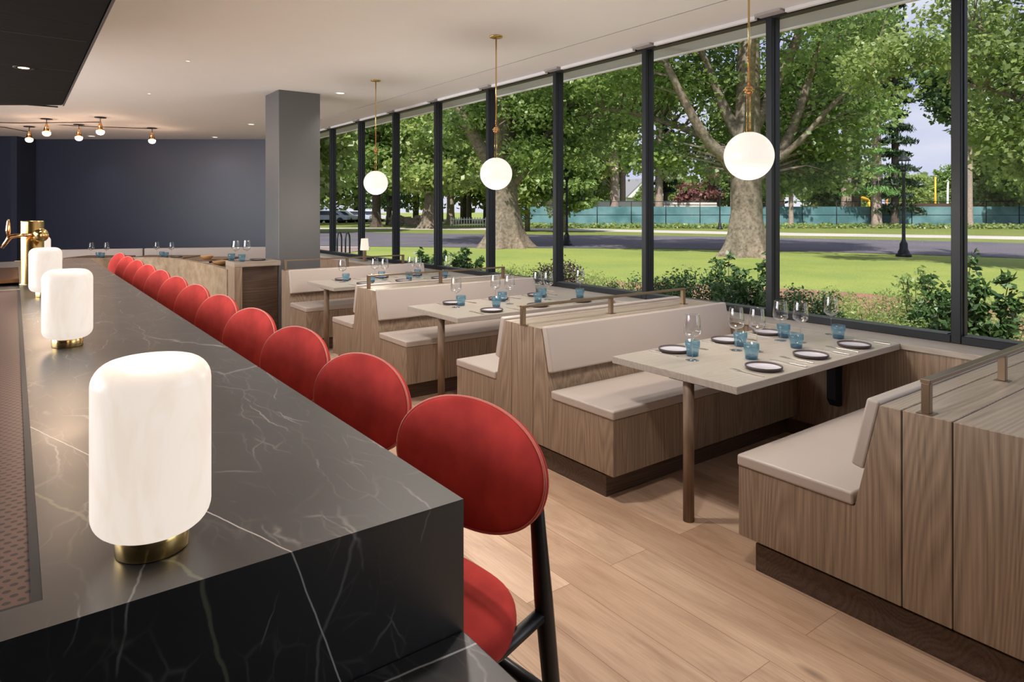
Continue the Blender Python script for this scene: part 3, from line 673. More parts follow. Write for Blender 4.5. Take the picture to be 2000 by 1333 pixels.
for ti in range(3):
    dy = TY[ti]-TY[0]; tn = TN[ti]
    for si, (pl, tu, wi) in enumerate([(near, nt_, nw), (far, ft_, fw)]):
        side = 'near side' if si == 0 else 'far side'
        for k in range(3):
            j = lambda: rnd.uniform(-.012, .012)*(ti > 0)
            w = 'of the %s, %s, %s place' % (tn, side, PO[k])
            x, y = pl[k]; x += j(); y += dy+j(); put('plate', x, y, .75, 0, 'brown-rimmed stoneware side plate '+w, 'plate', 'stoneware plates on the window tables')
            kx = x+(.215 if si == 0 else -.105)
            put('knife', kx, y+(-.01 if si == 0 else .0), .75, rnd.uniform(-.08, .08)+(PI if si else 0), 'steel table knife beside the plate '+w, 'knife', 'knives on the window tables')
            put('fork', x+(-.145 if si == 0 else .17), y, .75, rnd.uniform(-.08, .08)+(PI if si else 0), 'steel fork beside the plate '+w, 'fork', 'forks on the window tables')
            a, b = tu[k]; put('tumbler', a+j(), b+dy+j(), .75, 0, 'ribbed blue glass tumbler '+w, 'tumbler', 'blue tumblers on the window tables')
            a, b = wi[k]; put('wine', a+j(), b+dy+j(), .75, 0, 'clear stemmed wine glass '+w, 'wine glass', 'wine glasses on the window tables')

# ================================================================= GLOBE PENDANTS
def pendant():
    e = empty('globe_pendant')
    zc = 1.888; R = .139
    MB().lathe([(.0001, CEIL-.012), (.055, CEIL-.012), (.058, CEIL-.008), (.058, CEIL-.0005), (.0001, CEIL-.0005)], 36).build('ceiling_plate', M['brass'], e)
    MB().tube([(0, 0, CEIL-.012), (0, 0, 2.29)], .0060, 12).build('rod', M['brass'], e)
    MB().lathe([(.0001+.026*math.sin(q), 2.268-.026*math.cos(q)) for q in np.linspace(0, PI, 15)], 24).build('ball_joint', M['copper'], e)
    MB().lathe([(.024, 2.268), (.031, 2.262), (.031, 2.274), (.024, 2.268)], 28).build('ring', M['brass'], e)
    s = MB()
    for k in range(3):
        a = 2*PI*k/3+.4; s.tube([(.011*math.cos(a), .011*math.sin(a), 2.26), (.012*math.cos(a), .012*math.sin(a), zc+R-.004)], .0022, 6)
    s.build('stem', M['brass'], e)
    MB().lathe([(.0001, zc+R-.006), (.030, zc+R-.008), (.032, zc+R-.001), (.0001, zc+R)], 28).build('cap', M['brass'], e)
    MB().lathe([(.0001+R*math.sin(q), zc-R*math.cos(q)) for q in np.linspace(0, PI, 33)], 48).build('globe', M['globe'], e)
    return e
pe = pendant()
for i, (x, y, lab) in enumerate([(3.40, 2.26, 'large opal globe pendant on brass rod over the nearest table'), (3.344, 4.70, 'opal globe pendant on brass rod over the middle table'), (3.365, 7.14, 'smallest-looking opal globe pendant, over the farthest table')]):
    o = pe if i == 0 else copy_tree(pe); o.location = (x, y, 0); tag(o, lab, 'pendant lamp', 'opal globe pendants over the tables')
    l = bpy.data.lights.new('pendant_glow', 'POINT'); l.energy = 22; l.color = (1, .85, .70); l.shadow_soft_size = .12
    g = bpy.data.objects.new('pendant_glow', l); COL.objects.link(g); g.location = (x, y, 1.60)

# ================================================================= HANGING BULBS AT THE FAR END
def bulb():
    e = empty('hanging_bulb')
    MB().lathe([(.0001, 0), (.085, 0), (.085, -.012), (.0001, -.012)][::-1], 24).build('ceiling_disc', M['black_wood'], e)
    MB().tube([(0, 0, -.012), (0, 0, -.09)], .006, 6).build('stem', M['black_wood'], e)
    MB().lathe([(.010, -.07), (.018, -.09), (.050, -.215), (.048, -.215)][::-1], 20).build('cone_socket', M['copper'], e)
    MB().lathe([(.048, -.213), (.062, -.225), (.058, -.262), (.034, -.285), (.0001, -.292)][::-1], 24).build('bulb', M['bulb'], e)
    return e
bu = bulb()
bpos = [(57, 247, .05, 'leftmost hanging cone bulb below the ceiling at the far end'), (91, 232, 0, 'hanging cone bulb, second from the left, higher than its neighbours'),
        (154, 243, 0, 'hanging cone bulb in the middle of the far row of five'), (196, 229, 0, 'hanging cone bulb fourth from the left, on the long straight cord'), (297, 250, 0, 'rightmost hanging cone bulb in front of the navy wall')]
bxy = []
for i, (u, v, dz, lab) in enumerate(bpos):
    o = bu if i == 0 else copy_tree(bu); x, y = ray(u, v, CEIL); bxy.append((x, y))
    o.location = (x, y, CEIL-.0005); tag(o, lab, 'hanging bulb', 'cone bulbs hanging at the far end')
    l = bpy.data.lights.new('bulb_glow', 'POINT'); l.energy = 5; l.color = (1, .6, .38); l.shadow_soft_size = .05
    g = bpy.data.objects.new('bulb_glow', l); COL.objects.link(g); g.location = (x, y, CEIL-.36)
def cord(pts, lab):
    tag(MB().tube(pts, .007, 6).build('ceiling_cord', M['black_wood']), lab, 'cord', 'black cords strung between the hanging bulbs')
def uvz(u, v, d):
    x, y = at_depth(u, d); return (x, y, CAM_H-(v-HV)*d/FPX)
d3 = 12.5
cord([uvz(-60, 238.5, 11.2), uvz(40, 240.5, 11.1), (bxy[3][0], bxy[3][1], CEIL-.08)], 'black cord running straight to the fourth hanging bulb')
cord([uvz(-60, 234, 12.0), uvz(30, 238.5, 12.0), (bxy[2][0], bxy[2][1], CEIL-.03), (bxy[4][0], bxy[4][1], CEIL-.015)], 'long black cord sloping to the rightmost hanging bulb')
cord([uvz(-60, 242, 12.0), uvz(10, 249, 12.0), (bxy[0][0], bxy[0][1], CEIL-.10)], 'short black cord dipping to the leftmost hanging bulb')

# ================================================================= FAR END OF THE ROOM
burl = ground_mat('pale burl veneer', (.26, .185, .12), (.44, .34, .25), 7, rough=.5, bump=.0)
P = [(.60, 10.35, 0), (.85, 10.45, 0)]
cur = [ray(u, v, .84) for u, v in [(175, 506), (230, 503.6), (285, 503), (320, 504), (350, 507), (400, 515.5), (443, 527)]]
cur = [(cur[0][0]-.9, cur[0][1]+.15)]+cur
def smooth_line(p, n=8):
    out = []
    for i in range(len(p)-1):
        p0 = Vector(p[max(i-1, 0)]); p1 = Vector(p[i]); p2 = Vector(p[i+1]); p3 = Vector(p[min(i+2, len(p)-1)])
        for k in range(n):
            t = k/n; out.append(.5*((2*p1)+(p2-p0)*t+(2*p0-5*p1+4*p2-p3)*t*t+(3*p1-p0-3*p2+p3)*t**3))
    out.append(Vector(p[-1])); return out
cl = smooth_line(cur)
mb = MB(); v = []; f = []
for i, p in enumerate(cl):
    t = (cl[min(i+1, len(cl)-1)]-cl[max(i-1, 0)]).normalized(); nn = Vector((-t.y, t.x))*.07
    for q in (p, p+nn):
        v.append((q.x, q.y, 0)); v.append((q.x, q.y, .84))
for i in range(len(cl)-1):
    a = 4*i; b = a+4
    f += [(a, b, b+1, a+1), (a+2, a+3, b+3, b+2), (a+1, b+1, b+3, a+3)]
f += [(0, 1, 3, 2), (4*len(cl)-4, 4*len(cl)-2, 4*len(cl)-1, 4*len(cl)-3)]
mb.add(v, f)
tag(mb.build('curved_partition', burl), 'low curved partition of pale burl wood behind the far bar stools', 'partition')
# oak console beside the column
cs = empty('console_counter', (2.10, 8.32, 0)); tag(cs, 'oak waterfall console counter standing left of the grey column', 'counter')
MB().box(0, .548, 0, .42, .885, .945).build('top', M['oak_x'], cs, bevel=.003, seg=1)
MB().box(0, .09, .002, .418, 0, .8848).build('end_leg', M['oak_z'], cs, bevel=.003, seg=1)
MB().box(.0905, .548, .12, .41, 0, .8845).build('recessed_panel', M['oak_kick'], cs)
# banquette along the far wall
def bq(u0, v0, u1, v1, label, zt=.80):
    a = Vector(ray(u0, v0, zt)); b = Vector(ray(u1, v1, zt)); t = (b-a).normalized(); n_ = Vector((t.y, -t.x))
    if n_.y > 0: n_ = -n_
    e = empty('wall_banquette', (a.x, a.y, 0)); tag(e, label, 'banquette', 'beige banquettes against the far wall')
    e.rotation_euler = (0, 0, math.atan2(t.y, t.x)); L_ = (b-a).length; s = 1
    MB().box(0, L_, 0, .10, .44, zt).build('back_cushion', M['leather'], e, bevel=.02, seg=3)
    MB().box(0, L_, -.50, -.002, .40, .48).build('seat_cushion', M['leather'], e, bevel=.02, seg=3)
    MB().box(0, L_, -.48, .10, 0, .398).build('seat_base', M['oak_z'], e)
bq(40, 489.5, 279, 485.5, 'left beige banquette against the navy far wall')
bq(281, 485.4, 524, 482.5, 'right beige banquette against the navy far wall, ending at the column')
# small tables in front of the banquette
def far_table(u, v, label, w=.85):
    x, y = ray(u, v, .76); e = empty('cafe_table', (x, y, 0)); e.rotation_euler = (0, 0, -.64)
    tag(e, label, 'table', 'small tables by the far banquettes')
    MB().box(-w/2, w/2, -.33, .33, .725, .76).build('tabletop', M['oak_post'], e, bevel=.002, seg=1)
    MB().lathe([(.03, .02), (.03, .724)], 12).build('leg', M['black_wood'], e); MB().lathe([(.0001, 0), (.22, 0), (.22, .02), (.03, .022)], 24).build('foot', M['black_wood'], e)
far_table(196, 501.5, 'small dark table before the left end of the far banquette')
far_table(322, 501, 'small dark table before the joint of the two far banquettes', .95)
far_table(412, 504, 'small dark table just left of the oak console', .7)
def farput(kind, u, v, z, label, cat, group, sc=1.0, rz=0):
    x, y = ray(u, v, z); o = put(kind, x, y, z, rz, label, cat, group); return o
g1 = 'glasses on the far tables'
farput('wine', 178, 503, .76, 'wine glass leftmost on the far tables', 'wine glass', g1); farput('wine', 208, 503, .76, 'wine glass right of the dark tumblers on the leftmost far table', 'wine glass', g1)
farput('tumbler', 192.5, 503, .76, 'left blue tumbler of the pair on the leftmost far table', 'tumbler', g1); farput('tumbler', 199.5, 504, .76, 'right blue tumbler of the pair on the leftmost far table', 'tumbler', g1)
farput('wine', 306, 501.5, .76, 'wine glass left of the tumblers on the middle far table', 'wine glass', g1); farput('wine', 335, 502, .76, 'wine glass right of the tumblers on the middle far table', 'wine glass', g1)
farput('tumbler', 316, 501.5, .76, 'left blue tumbler of the pair on the middle far table', 'tumbler', g1); farput('tumbler', 324.5, 503, .76, 'right blue tumbler of the pair on the middle far table', 'tumbler', g1)
farput('plate', 345, 503, .76, 'dark side plate on the middle far table', 'plate', g1)
g2 = 'tableware on the oak console'
for kd, x, y, lab, cat in [('tumbler', 2.15, 8.66, 'blue tumbler at the left end of the oak console', 'tumbler'), ('wine', 2.17, 8.54, 'left tall wine glass on the oak console', 'wine glass'),
                           ('tumbler', 2.21, 8.42, 'blue tumbler between the wine glasses on the oak console', 'tumbler'), ('wine', 2.30, 8.54, 'right tall wine glass on the oak console', 'wine glass'),
                           ('plate', 2.42, 8.50, 'small plate at the right on the oak console', 'plate')]:
    put(kd, x, y, .945, 0, lab, cat, g2)
bowlm = simple('tan turned wood', (.42, .22, .08), .5)
for u, v, r, lab in [(404, 508, .10, 'tan wooden bowl on the small table left of the console'), (430, 519, .11, 'tan wooden bowl nearer the oak console')]:
    x, y = ray(u, v, .76); e = empty('wooden_bowl', (x, y, .7605)); tag(e, lab, 'bowl')
    MB().lathe([(.0001, 0), (r*.45, 0), (r*.8, .025), (r, .07), (r*.95, .07), (r*.7, .03), (.0001, .012)], 24).build('bowl_body', bowlm, e)
far_table(437, 516, 'small dark table tucked behind the curved partition end', .6)

# lamp standing on the window ledge beyond the farthest booth
e = empty('ledge_lamp', (4.50, 9.962, .75)); tag(e, 'small lamp with cream cone shade and wood stem on the window ledge', 'lamp')
MB().lathe([(.0001, 0), (.055, 0), (.055, .012), (.030, .016), (.030, .20), (.0001, .20)], 20).build('stem', M['oak_post'], e)
MB().lathe([(.070, .175), (.055, .36), (.053, .36), (.068, .175)], 28).build('lamp_shade', M['lshade'], e)
# ================================================================= OUTDOORS
G0 = -.02
def gpoly(name, pts, z, mat):
    mb = MB(); mb.add([(x, y, z) for x, y in pts], [tuple(range(len(pts)))]); o = mb.build(name, mat)
    if o.data.polygons[0].normal.z < 0: o.data.flip_normals()
    return struct(o)
gpoly('ground_lawn', [(4.8, -60), (260, -60), (260, 260), (-160, 260), (-160, 14.5), (4.8, 14.5)], G0, M['lawn'])
def strip(name, upts_near, upts_far, z, mat):
    a = [ray(*p) for p in upts_near]; b = [ray(*p) for p in upts_far]
    gpoly(name, a+b[::-1], z, mat)
strip('ground_road', [(-300, 477), (640, 480.5), (900, 483), (1300, 485.5), (1600, 491.5), (1850, 499), (2000, 504), (2600, 530)], [(-300, 448), (640, 452.5), (900, 457), (1300, 460.5), (1600, 466), (1850, 471), (2000, 475), (2600, 490)], G0+.012, M['asphalt'])
strip('ground_path', [(-300, 441.5), (640, 447.5), (1100, 450.5), (1520, 460), (1850, 465), (2000, 468.5), (2600, 480)], [(-300, 438), (640, 445), (1100, 446), (1520, 454.5), (1850, 459.5), (2000, 462), (2600, 471)], G0+.014, M['pave'])
strip('ground_verge', [(-300, 448), (640, 452.5), (900, 457), (1300, 460.5), (1600, 466), (1850, 471), (2000, 475), (2600, 490)], [(-300, 424), (640, 428), (1300, 430), (2000, 432), (2600, 432)], G0+.008, M['verge'])
strip('ground_paving', [(380, 506), (640, 500), (672, 494.5), (722, 487)], [(-300, 484), (400, 481), (640, 481.5), (722, 482)], G0+.016, M['brickpave'])
strip('ground_curb', [(500, 483.5), (722, 484)], [(500, 482), (722, 482.5)], G0+.03, M['pave'])
gpoly('ground_mulch_bed', [(4.86, -3), (12.5, -1), (13.1, 4), (12.7, 6.6), (11.4, 9), (9.6, 12), (8.0, 15), (4.86, 15)], G0+.018, M['mulch'])

def fast_mesh(name, V, F, mats, mi=None, smooth=None):
    me = bpy.data.meshes.new(name); nv = len(V)
    me.vertices.add(nv); me.vertices.foreach_set('co', np.asarray(V, dtype=np.float32).ravel())
    F = np.asarray(F, dtype=np.int32); k = F.shape[1]
    me.loops.add(F.size); me.loops.foreach_set('vertex_index', F.ravel())
    me.polygons.add(len(F)); me.polygons.foreach_set('loop_start', np.arange(0, F.size, k, dtype=np.int32))
    try: me.polygons.foreach_set('loop_total', np.full(len(F), k, dtype=np.int32))
    except Exception: pass
    me.update(calc_edges=True); me.validate()
    for m in mats: me.materials.append(m)
    return me
def leaves(rng, centers, radii, per, size, flat=.6, droop=.0, asp=.75):
    """per leaves around each centre; each leaf a folded rhombus of two triangles -> one quad"""
    n = len(centers)*per
    c = np.repeat(np.asarray(centers), per, 0); r = np.repeat(np.asarray(radii), per)[:, None]
    d = rng.normal(size=(n, 3)); d /= np.linalg.norm(d, axis=1)[:, None]
    q = d*r*(rng.random((n, 1))**.45); q[:, 2] *= flat
    p = c+q
    nrm = rng.normal(size=(n, 3))*.75+np.array([0, 0, .75])+d*.4; nrm /= np.linalg.norm(nrm, axis=1)[:, None]
    a = np.cross(nrm, rng.normal(size=(n, 3))); a /= np.linalg.norm(a, axis=1)[:, None]; b = np.cross(nrm, a)
    s = size*(.6+.8*rng.random((n, 1)))
    a = a*s; b = b*s*asp
    if droop: a[:, 2] -= droop*s[:, 0]
    V = np.stack([p-a, p-.1*a+b, p+a, p-.1*a-b], 1).reshape(-1, 3)
    F = np.arange(4*n).reshape(-1, 4)
    return V, F
def add_foliage(name, V, F, mat, parent):
    me = fast_mesh(name, V, F, [mat]); o = bpy.data.objects.new(name, me); COL.objects.link(o); o.parent = parent; return o
def limb_mb(mb, pts, r0, r1, n=10):
    p = [Vector(q) for q in pts]; p = smooth3(p, 5); m = len(p)
    mb.tube(p, [r0+(r1-r0)*(i/(m-1))**.8 for i in range(m)], n)
    return p
def smooth3(p, n=4):
    p = [Vector([float(c) for c in q]) for q in p]
    out = []
    for i in range(len(p)-1):
        p0 = p[max(i-1, 0)]; p1 = p[i]; p2 = p[i+1]; p3 = p[min(i+2, len(p)-1)]
        for k in range(n):
            t = k/n; out.append(.5*((2*p1)+(p2-p0)*t+(2*p0-5*p1+4*p2-p3)*t*t+(3*p1-p0-3*p2+p3)*t**3))
    out.append(p[-1]); return out
RV = Vector((math.cos(YAW), -math.sin(YAW), 0)); FV = Vector((math.sin(YAW), math.cos(YAW), 0))
def broad_tree(name, base, trunk, limbs, ell, nclus, per, leaf, size, bark, leafm, seed, label, group=None, crad=(.7, 1.2), hole=.0):
    """trunk: [(dz, right, fwd, r)]; limbs: list of polylines [(right, fwd, z)...] with radii; ell: list of ellipsoids (right,fwd,z,ra,rb,rc,weight)"""
    rng = np.random.default_rng(seed)
    e = empty(name, (base[0], base[1], G0)); tag(e, label, 'tree', group)
    W3 = lambda r, f_, z: RV*float(r)+FV*float(f_)+Vector((0, 0, float(z)))
    mb = MB(); pts = [W3(r, f_, z) for (z, r, f_, rad) in trunk]; rad = [t[3] for t in trunk]
    P = smooth3(pts, 4); R = list(np.interp(np.linspace(0, len(rad)-1, len(P)), range(len(rad)), rad))
    mb.tube(P, R, 16)
    # root flare: buttressed skirt around the base
    rr = rad[0]; nb = 5+seed % 3; ph = rng.random()*6; nA = 48; sk = []; fs_ = []
    zs_ = [-.06, .0, .10, .25, .45, .75, 1.15, 1.7]
    for zi in zs_:
        fl_ = math.exp(-max(zi, 0)/(.42*rr+.12)); rc = float(np.interp(max(zi, 0), [t[0] for t in trunk], [t[3] for t in trunk]))
        for q in range(nA):
            a = 2*PI*q/nA; w = max(0, math.cos(nb*a+ph))**1.4+.35*max(0, math.cos(3*a-ph))
            r2_ = rc*(1.02 if zi < 1.6 else .9)+fl_*rr*(.06+.50*w)
            sk.append((r2_*math.cos(a), r2_*math.sin(a), zi))
    for i_ in range(len(zs_)-1):
        for q in range(nA): fs_.append((i_*nA+q, i_*nA+(q+1) % nA, (i_+1)*nA+(q+1) % nA, (i_+1)*nA+q))
    mb.add(sk, fs_, True)
    skel = [(p, r) for p, r in zip(P, R)]
    skel = skel[len(skel)//2:]
    for pl, r0, r1 in limbs:
        q = limb_mb(mb, [W3(*p) for p in pl], r0, r1); skel += [(p, r0+(r1-r0)*i/len(q)) for i, p in enumerate(q)][2:]
    C = []; wsum = sum(el[6] for el in ell)
    for (r_, f_, z, ra, rb, rc, w) in ell:
        k = int(nclus*w/wsum); d = rng.normal(size=(k, 3)); d /= np.linalg.norm(d, axis=1)[:, None]
        d *= (rng.random((k, 1))**.40)
        for q in d:
            C.append(W3(r_+q[0]*ra, f_+q[1]*rb, z+q[2]*rc))
    K = np.array([tuple(p) for p, r in skel])
    for c in C[::2]:
        dd = np.linalg.norm(K-np.array(c), axis=1)+np.maximum(0, K[:, 2]-c.z+.3)*2; i = int(dd.argmin())
        s, r = skel[i]; mid = s.lerp(c, .55)+Vector((0, 0, .15*(c-s).length))*.6
        rr = min(r*.55, .02+.012*(c-s).length)
        mb.tube([s, mid, c], [rr, rr*.55, .008], 4, False)
    mb.build('trunk', bark, e)
    V, F = leaves(rng, [tuple(c) for c in C], rng.uniform(crad[0], crad[1], len(C)), per, size)
    add_foliage('foliage', V, F, leafm, e)
    return e
# the two big maples on the lawn
b2_ = at_depth(1457, 22.6)
broad_tree('maple_tree', b2_, [(0, 0, 0, .66), (.45, 0, 0, .60), (1.3, .03, 0, .52), (3.0, .0, 0, .48), (4.4, .05, 0, .42), (8, .2, .3, .34), (12, .3, .5, .15)],
    [([(-.2, 0, 2.7), (-.75, -.2, 3.3), (-1.5, -.4, 4.0), (-2.2, -.6, 5.1), (-2.9, -.8, 6.4)], .27, .10),
     ([(-.1, 0, 3.9), (-.6, .2, 4.9), (-1.0, .3, 6.0), (-1.5, .5, 7.4)], .24, .09),
     ([(.2, 0, 2.6), (.9, .1, 3.2), (1.5, .2, 4.0), (2.0, .2, 5.3), (2.5, .2, 7)], .27, .10),
     ([(.9, .1, 3.1), (1.7, -.3, 3.9), (2.6, -.6, 5.0), (3.8, -.8, 6.2)], .13, .05),
     ([(.3, .1, 4.4), (1.1, .4, 5.8), (1.9, .5, 7.4), (2.8, .8, 9.4)], .26, .12),
     ([(-.3, .3, 3.4), (-1.4, 1.5, 4.4), (-3, 2.8, 5.2), (-4.6, 3.6, 5.6)], .2, .06),
     ([(0, -.2, 4.0), (-.4, -1.6, 5.6), (-.8, -3.0, 6.8)], .2, .06)],
    [(0, .8, 8.8, 6.2, 5.5, 3.1, 10), (-1.8, 2.0, 5.9, 3.4, 2.6, 1.3, 1.5), (2.9, 1.9, 5.2, 3.0, 2.4, 2.2, 3.8), (3.1, 2.2, 3.3, 2.2, 1.6, .9, 1.8), (-1.7, 2.0, 3.6, 2.0, 1.8, .8, 1.2), (-3.3, 1.4, 7.2, 2.8, 3, 1.4, 1.6)],
    400, 110, 0, .088, M['bark'], M['leaf_maple'], 11, 'big maple with flared trunk on the lawn behind the nearest globe pendant', 'big maples on the lawn')
b1_ = at_depth(985, 27.8)
broad_tree('maple_tree', b1_, [(0, 0, 0, .85), (.6, 0, 0, .72), (2.0, -.05, 0, .62), (3.4, -.1, 0, .62), (4.6, -.2, 0, .52), (9, -.3, 0, .35), (13, -.4, .3, .15)],
    [([(.2, 0, 2.6), (.9, 0, 3.4), (1.6, .1, 4.4), (2.6, .2, 5.8)], .34, .10),
     ([(-.2, 0, 3.0), (-1.0, -.3, 4.2), (-1.9, -.4, 5.8), (-2.8, -.6, 7.6)], .38, .12),
     ([(-.1, .2, 4.3), (.8, .4, 6.0), (1.5, .4, 8.2)], .33, .12),
     ([(0, -.3, 3.4), (-.4, -2.0, 5.2), (-.7, -3.6, 6.6)], .24, .07)],
    [(-.2, .8, 9.0, 6.2, 6, 3.5, 9), (2.6, .6, 5.6, 3.0, 3.2, 1.8, 4.0), (-1.4, .8, 5.4, 1.7, 2.2, 1.2, 1.4), (1.4, 0, 3.9, 1.6, 2, .8, 1.2)],
    350, 105, 0, .095, M['bark'], M['leaf_maple'], 23, 'big maple with wide root flare on the lawn behind the middle globe pendant', 'big maples on the lawn')
# light green trees that fill between them
def mid_tree(u, v, H, r, bark, lm, seed, label, lean=0, crownz=.62, cr=(3.6, 4.6), n=170, per=70, size=.20, name='park_tree', grp='trees across the road', low=None):
    d = FPX*(CAM_H-G0)/(v-HV); b = at_depth(u, d)
    limbs = []
    rg = random.Random(seed)
    for k in range(5):
        z = H*(.32+.11*k); a = rg.uniform(0, 6.28); q = H*.2
        limbs.append(([(lean*z/H, 0, z), (lean*z/H+q*.5*math.cos(a), q*.5*math.sin(a), z+q*.4), (lean*z/H+q*math.cos(a), q*math.sin(a), z+q)], r*.4, r*.12))
    ell = [(lean, 0, H*crownz, cr[0], cr[0], H*(1-crownz)*1.0, 3)]
    if low: ell.append((lean+low[0], 0, low[1], low[2], low[2], low[3], 1.2))
    return broad_tree(name, b, [(0, 0, 0, r*1.25), (.6, 0, 0, r), (H*.4, lean*.4, 0, r*.85), (H*.95, lean, 0, r*.25)], limbs, ell, n, per, 0, size, bark, lm, seed, label, grp, crad=(.9, 1.7))
mid_tree(735, 444, 15, .40, M['barkdark'], M['leaf_maple'], 31, 'dark-trunked leafy tree across the road left of the farthest pendant globe', low=(0, 4.6, 4.2, 1.4))
mid_tree(838, 447, 15, .55, M['bark'], M['leaf_yellow'], 32, 'thick brown leaning trunk at the road edge left of the fifth mullion', lean=1.2, low=(-1, 4.5, 4, 1.6))
mid_tree(880, 438, 16, .42, M['barkpale'], M['leaf_yellow'], 33, 'pale-barked tree behind the grass verge right of the leaning trunk', low=(1, 5, 4, 2.2))
mid_tree(916, 436, 15, .30, M['bark'], M['leaf_olive'], 34, 'slim brown-trunked tree before the white picket fence')
mid_tree(1200, 443.5, 19, .44, M['barkpale'], M['leaf_yellow'], 35, 'tall pale straight-trunked tree, left of the pair before the teal fence', crownz=.66, n=220, low=(-3.4, 7.0, 3.6, 2.8))
mid_tree(1216, 440.5, 20, .33, M['barkpale'], M['leaf_olive'], 36, 'slimmer pale trunk, right of the pair before the teal fence', crownz=.74)
mid_tree(1287, 441.5, 19, .40, M['barkpale'], M['leaf_olive'], 37, 'reddish straight trunk just right of the third mullion', crownz=.78, n=90, cr=(2.4, 3), low=(1.2, 6.6, 1.3, 2.0))
mid_tree(1434, 440, 14, .42, M['barkpale'], M['leaf_maple'], 38, 'pinkish trunk half hidden behind the big maple by the fence', crownz=.66, n=80, cr=(2.6, 3))
mid_tree(1526, 444.5, 13, .28, M['barkpale'], M['leaf_maple'], 39, 'slim pinkish trunk just right of the second mullion', crownz=.6)
mid_tree(1545, 445, 15, .20, M['barkpale'], M['leaf_maple'], 40, 'thinnest pale orange trunk right of the second mullion', crownz=.66)
mid_tree(1653, 444.5, 20, .46, M['barkpale'], M['leaf_pine'], 41, 'thick pale trunk with its base touching a darker one by the fence', crownz=.74)
mid_tree(1671, 444.2, 20, .44, M['bark'], M['leaf_pine'], 42, 'darker thick trunk touching the pale one by the fence', crownz=.74)
mid_tree(1893, 447, 18, .26, M['barkpale'], M['leaf_pine'], 43, 'slender reddish trunk just right of the nearest mullion', crownz=.72)
# conifers
def conifer(u, v, H, r, z0_, spread, lm, bark, seed, label, layers=16, per=60, size=.22, name='conifer_tree', top=1.0, low=None, asp=.28):
    rng = np.random.default_rng(seed); d = FPX*(CAM_H-G0)/(v-HV); b = at_depth(u, d)
    e = empty(name, (b[0], b[1], G0)); tag(e, label, 'tree', 'conifers across the road')
    mb = MB(); mb.tube([(0, 0, -.05), (0, 0, .6), (0, 0, H*.5), (0, 0, H)], [r*1.5, r, r*.75, r*.1], 12)
    C = []; R = []
    for i in range(layers):
        z = z0_+(H-z0_)*i/layers; sp = spread*(1-(z-z0_)/(H-z0_)*.75)*rng.uniform(.7, 1.15); nb = 7
        for k in range(nb):
            a = 2*PI*k/nb+rng.random(); s_ = sp*rng.uniform(.7, 1.1); dz = -.22*s_
            mb.tube([(0, 0, z), (math.cos(a)*s_*.5, math.sin(a)*s_*.5, z+.05), (math.cos(a)*s_, math.sin(a)*s_, z+dz)], [r*.18, r*.1, .01], 4, False)
            for q in (.35, .6, .85, 1.05): C.append((math.cos(a)*s_*q, math.sin(a)*s_*q, z+dz*q*q+.05)); R.append(.32*sp**.6+.1)
    mb.build('trunk', bark, e)
    V, F = leaves(rng, C, R, per//4, size, flat=.38, droop=.35, asp=asp); add_foliage('foliage', V, F, lm, e); return e
conifer(1712, 446, 21, .42, 3.4, 1.9, M['leaf_larch'], M['barkpale'], 51, 'conifer with bright soft green boughs left of the black street lamp', per=200, size=.16, layers=11)
conifer(1748, 446, 20, .32, 1.8, 1.9, M['leaf_dark'], M['barkdark'], 52, 'dark drooping conifer directly behind the black street lamp', per=130, size=.22)
conifer(1300, 440, 17, .24, 3.6, 1.3, M['leaf_dark'], M['barkdark'], 53, 'dark narrow conifer right of the reddish trunk by the third mullion', per=90)
conifer(760, 440, 16, .28, 2.2, 2.2, M['leaf_pine'], M['barkdark'], 54, 'dark green conifer between the farthest globe and the leaning trunk', per=90)
# tree whose boughs hang into the right edge of the picture, closer to the building
b3 = at_depth(2080, 17)
broad_tree('oak_tree', b3, [(0, 0, 0, .45), (.5, 0, 0, .38), (4, -.1, 0, .33), (9, -.3, 0, .22), (13, -.4, 0, .1)],
    [([(0, 0, 3.6), (-.8, .2, 4.3), (-1.6, .3, 4.7), (-2.7, .4, 4.9)], .10, .03), ([(0, 0, 4.6), (-1, .2, 5.6), (-2.2, .2, 6.4)], .1, .03), ([(0, 0, 5.4), (-.5, -.8, 6.6), (-.9, -1.2, 8)], .1, .04),
     ([(0, 0, 5.0), (-1.5, .6, 5.6), (-3.0, .9, 5.5), (-4.2, 1.2, 5.0)], .09, .02)],
    [(-.7, 0, 6.6, 2.3, 2.6, 3.0, 5), (-.9, .3, 3.6, 1.5, 1.8, 1.0, 1.4), (-3.6, .8, 5.6, 1.4, 1.4, .8, .9), (-.4, 0, 2.6, 1.0, 1.2, .6, .5)], 260, 80, 0, .07, M['bark'], M['leaf_olive'], 61, 'oak with yellowing leaves hanging in from the right edge of the picture', crad=(.5, .9))

# wooded backdrop behind the fence: a few tree shapes reused
def back_tree(seed, lm, H=15):
    rng = np.random.default_rng(seed); e = empty('distant_tree')
    mb = MB(); mb.tube([(0, 0, 0), (0, 0, H*.4), (.2, 0, H*.9)], [.35, .28, .08], 8)
    C = []
    for k in range(120):
        d = rng.normal(size=3); d /= np.linalg.norm(d); q = rng.random()**.4; C.append((d[0]*q*H*.30, d[1]*q*H*.30, H*.56+d[2]*q*H*.44))
    for c in C[::4]: mb.tube([(0, 0, max(.5, c[2]*.75-.5)), c], [.09, .02], 4, False)
    mb.build('trunk', M['bark'], e)
    V, F = leaves(rng, C, rng.uniform(1.1, 2.0, len(C)), 75, .30); add_foliage('foliage', V, F, lm, e); return e
kinds = [back_tree(71, M['leaf_maple']), back_tree(72, M['leaf_yellow']), back_tree(73, M['leaf_olive']), back_tree(74, M['leaf_maple'], 13)]
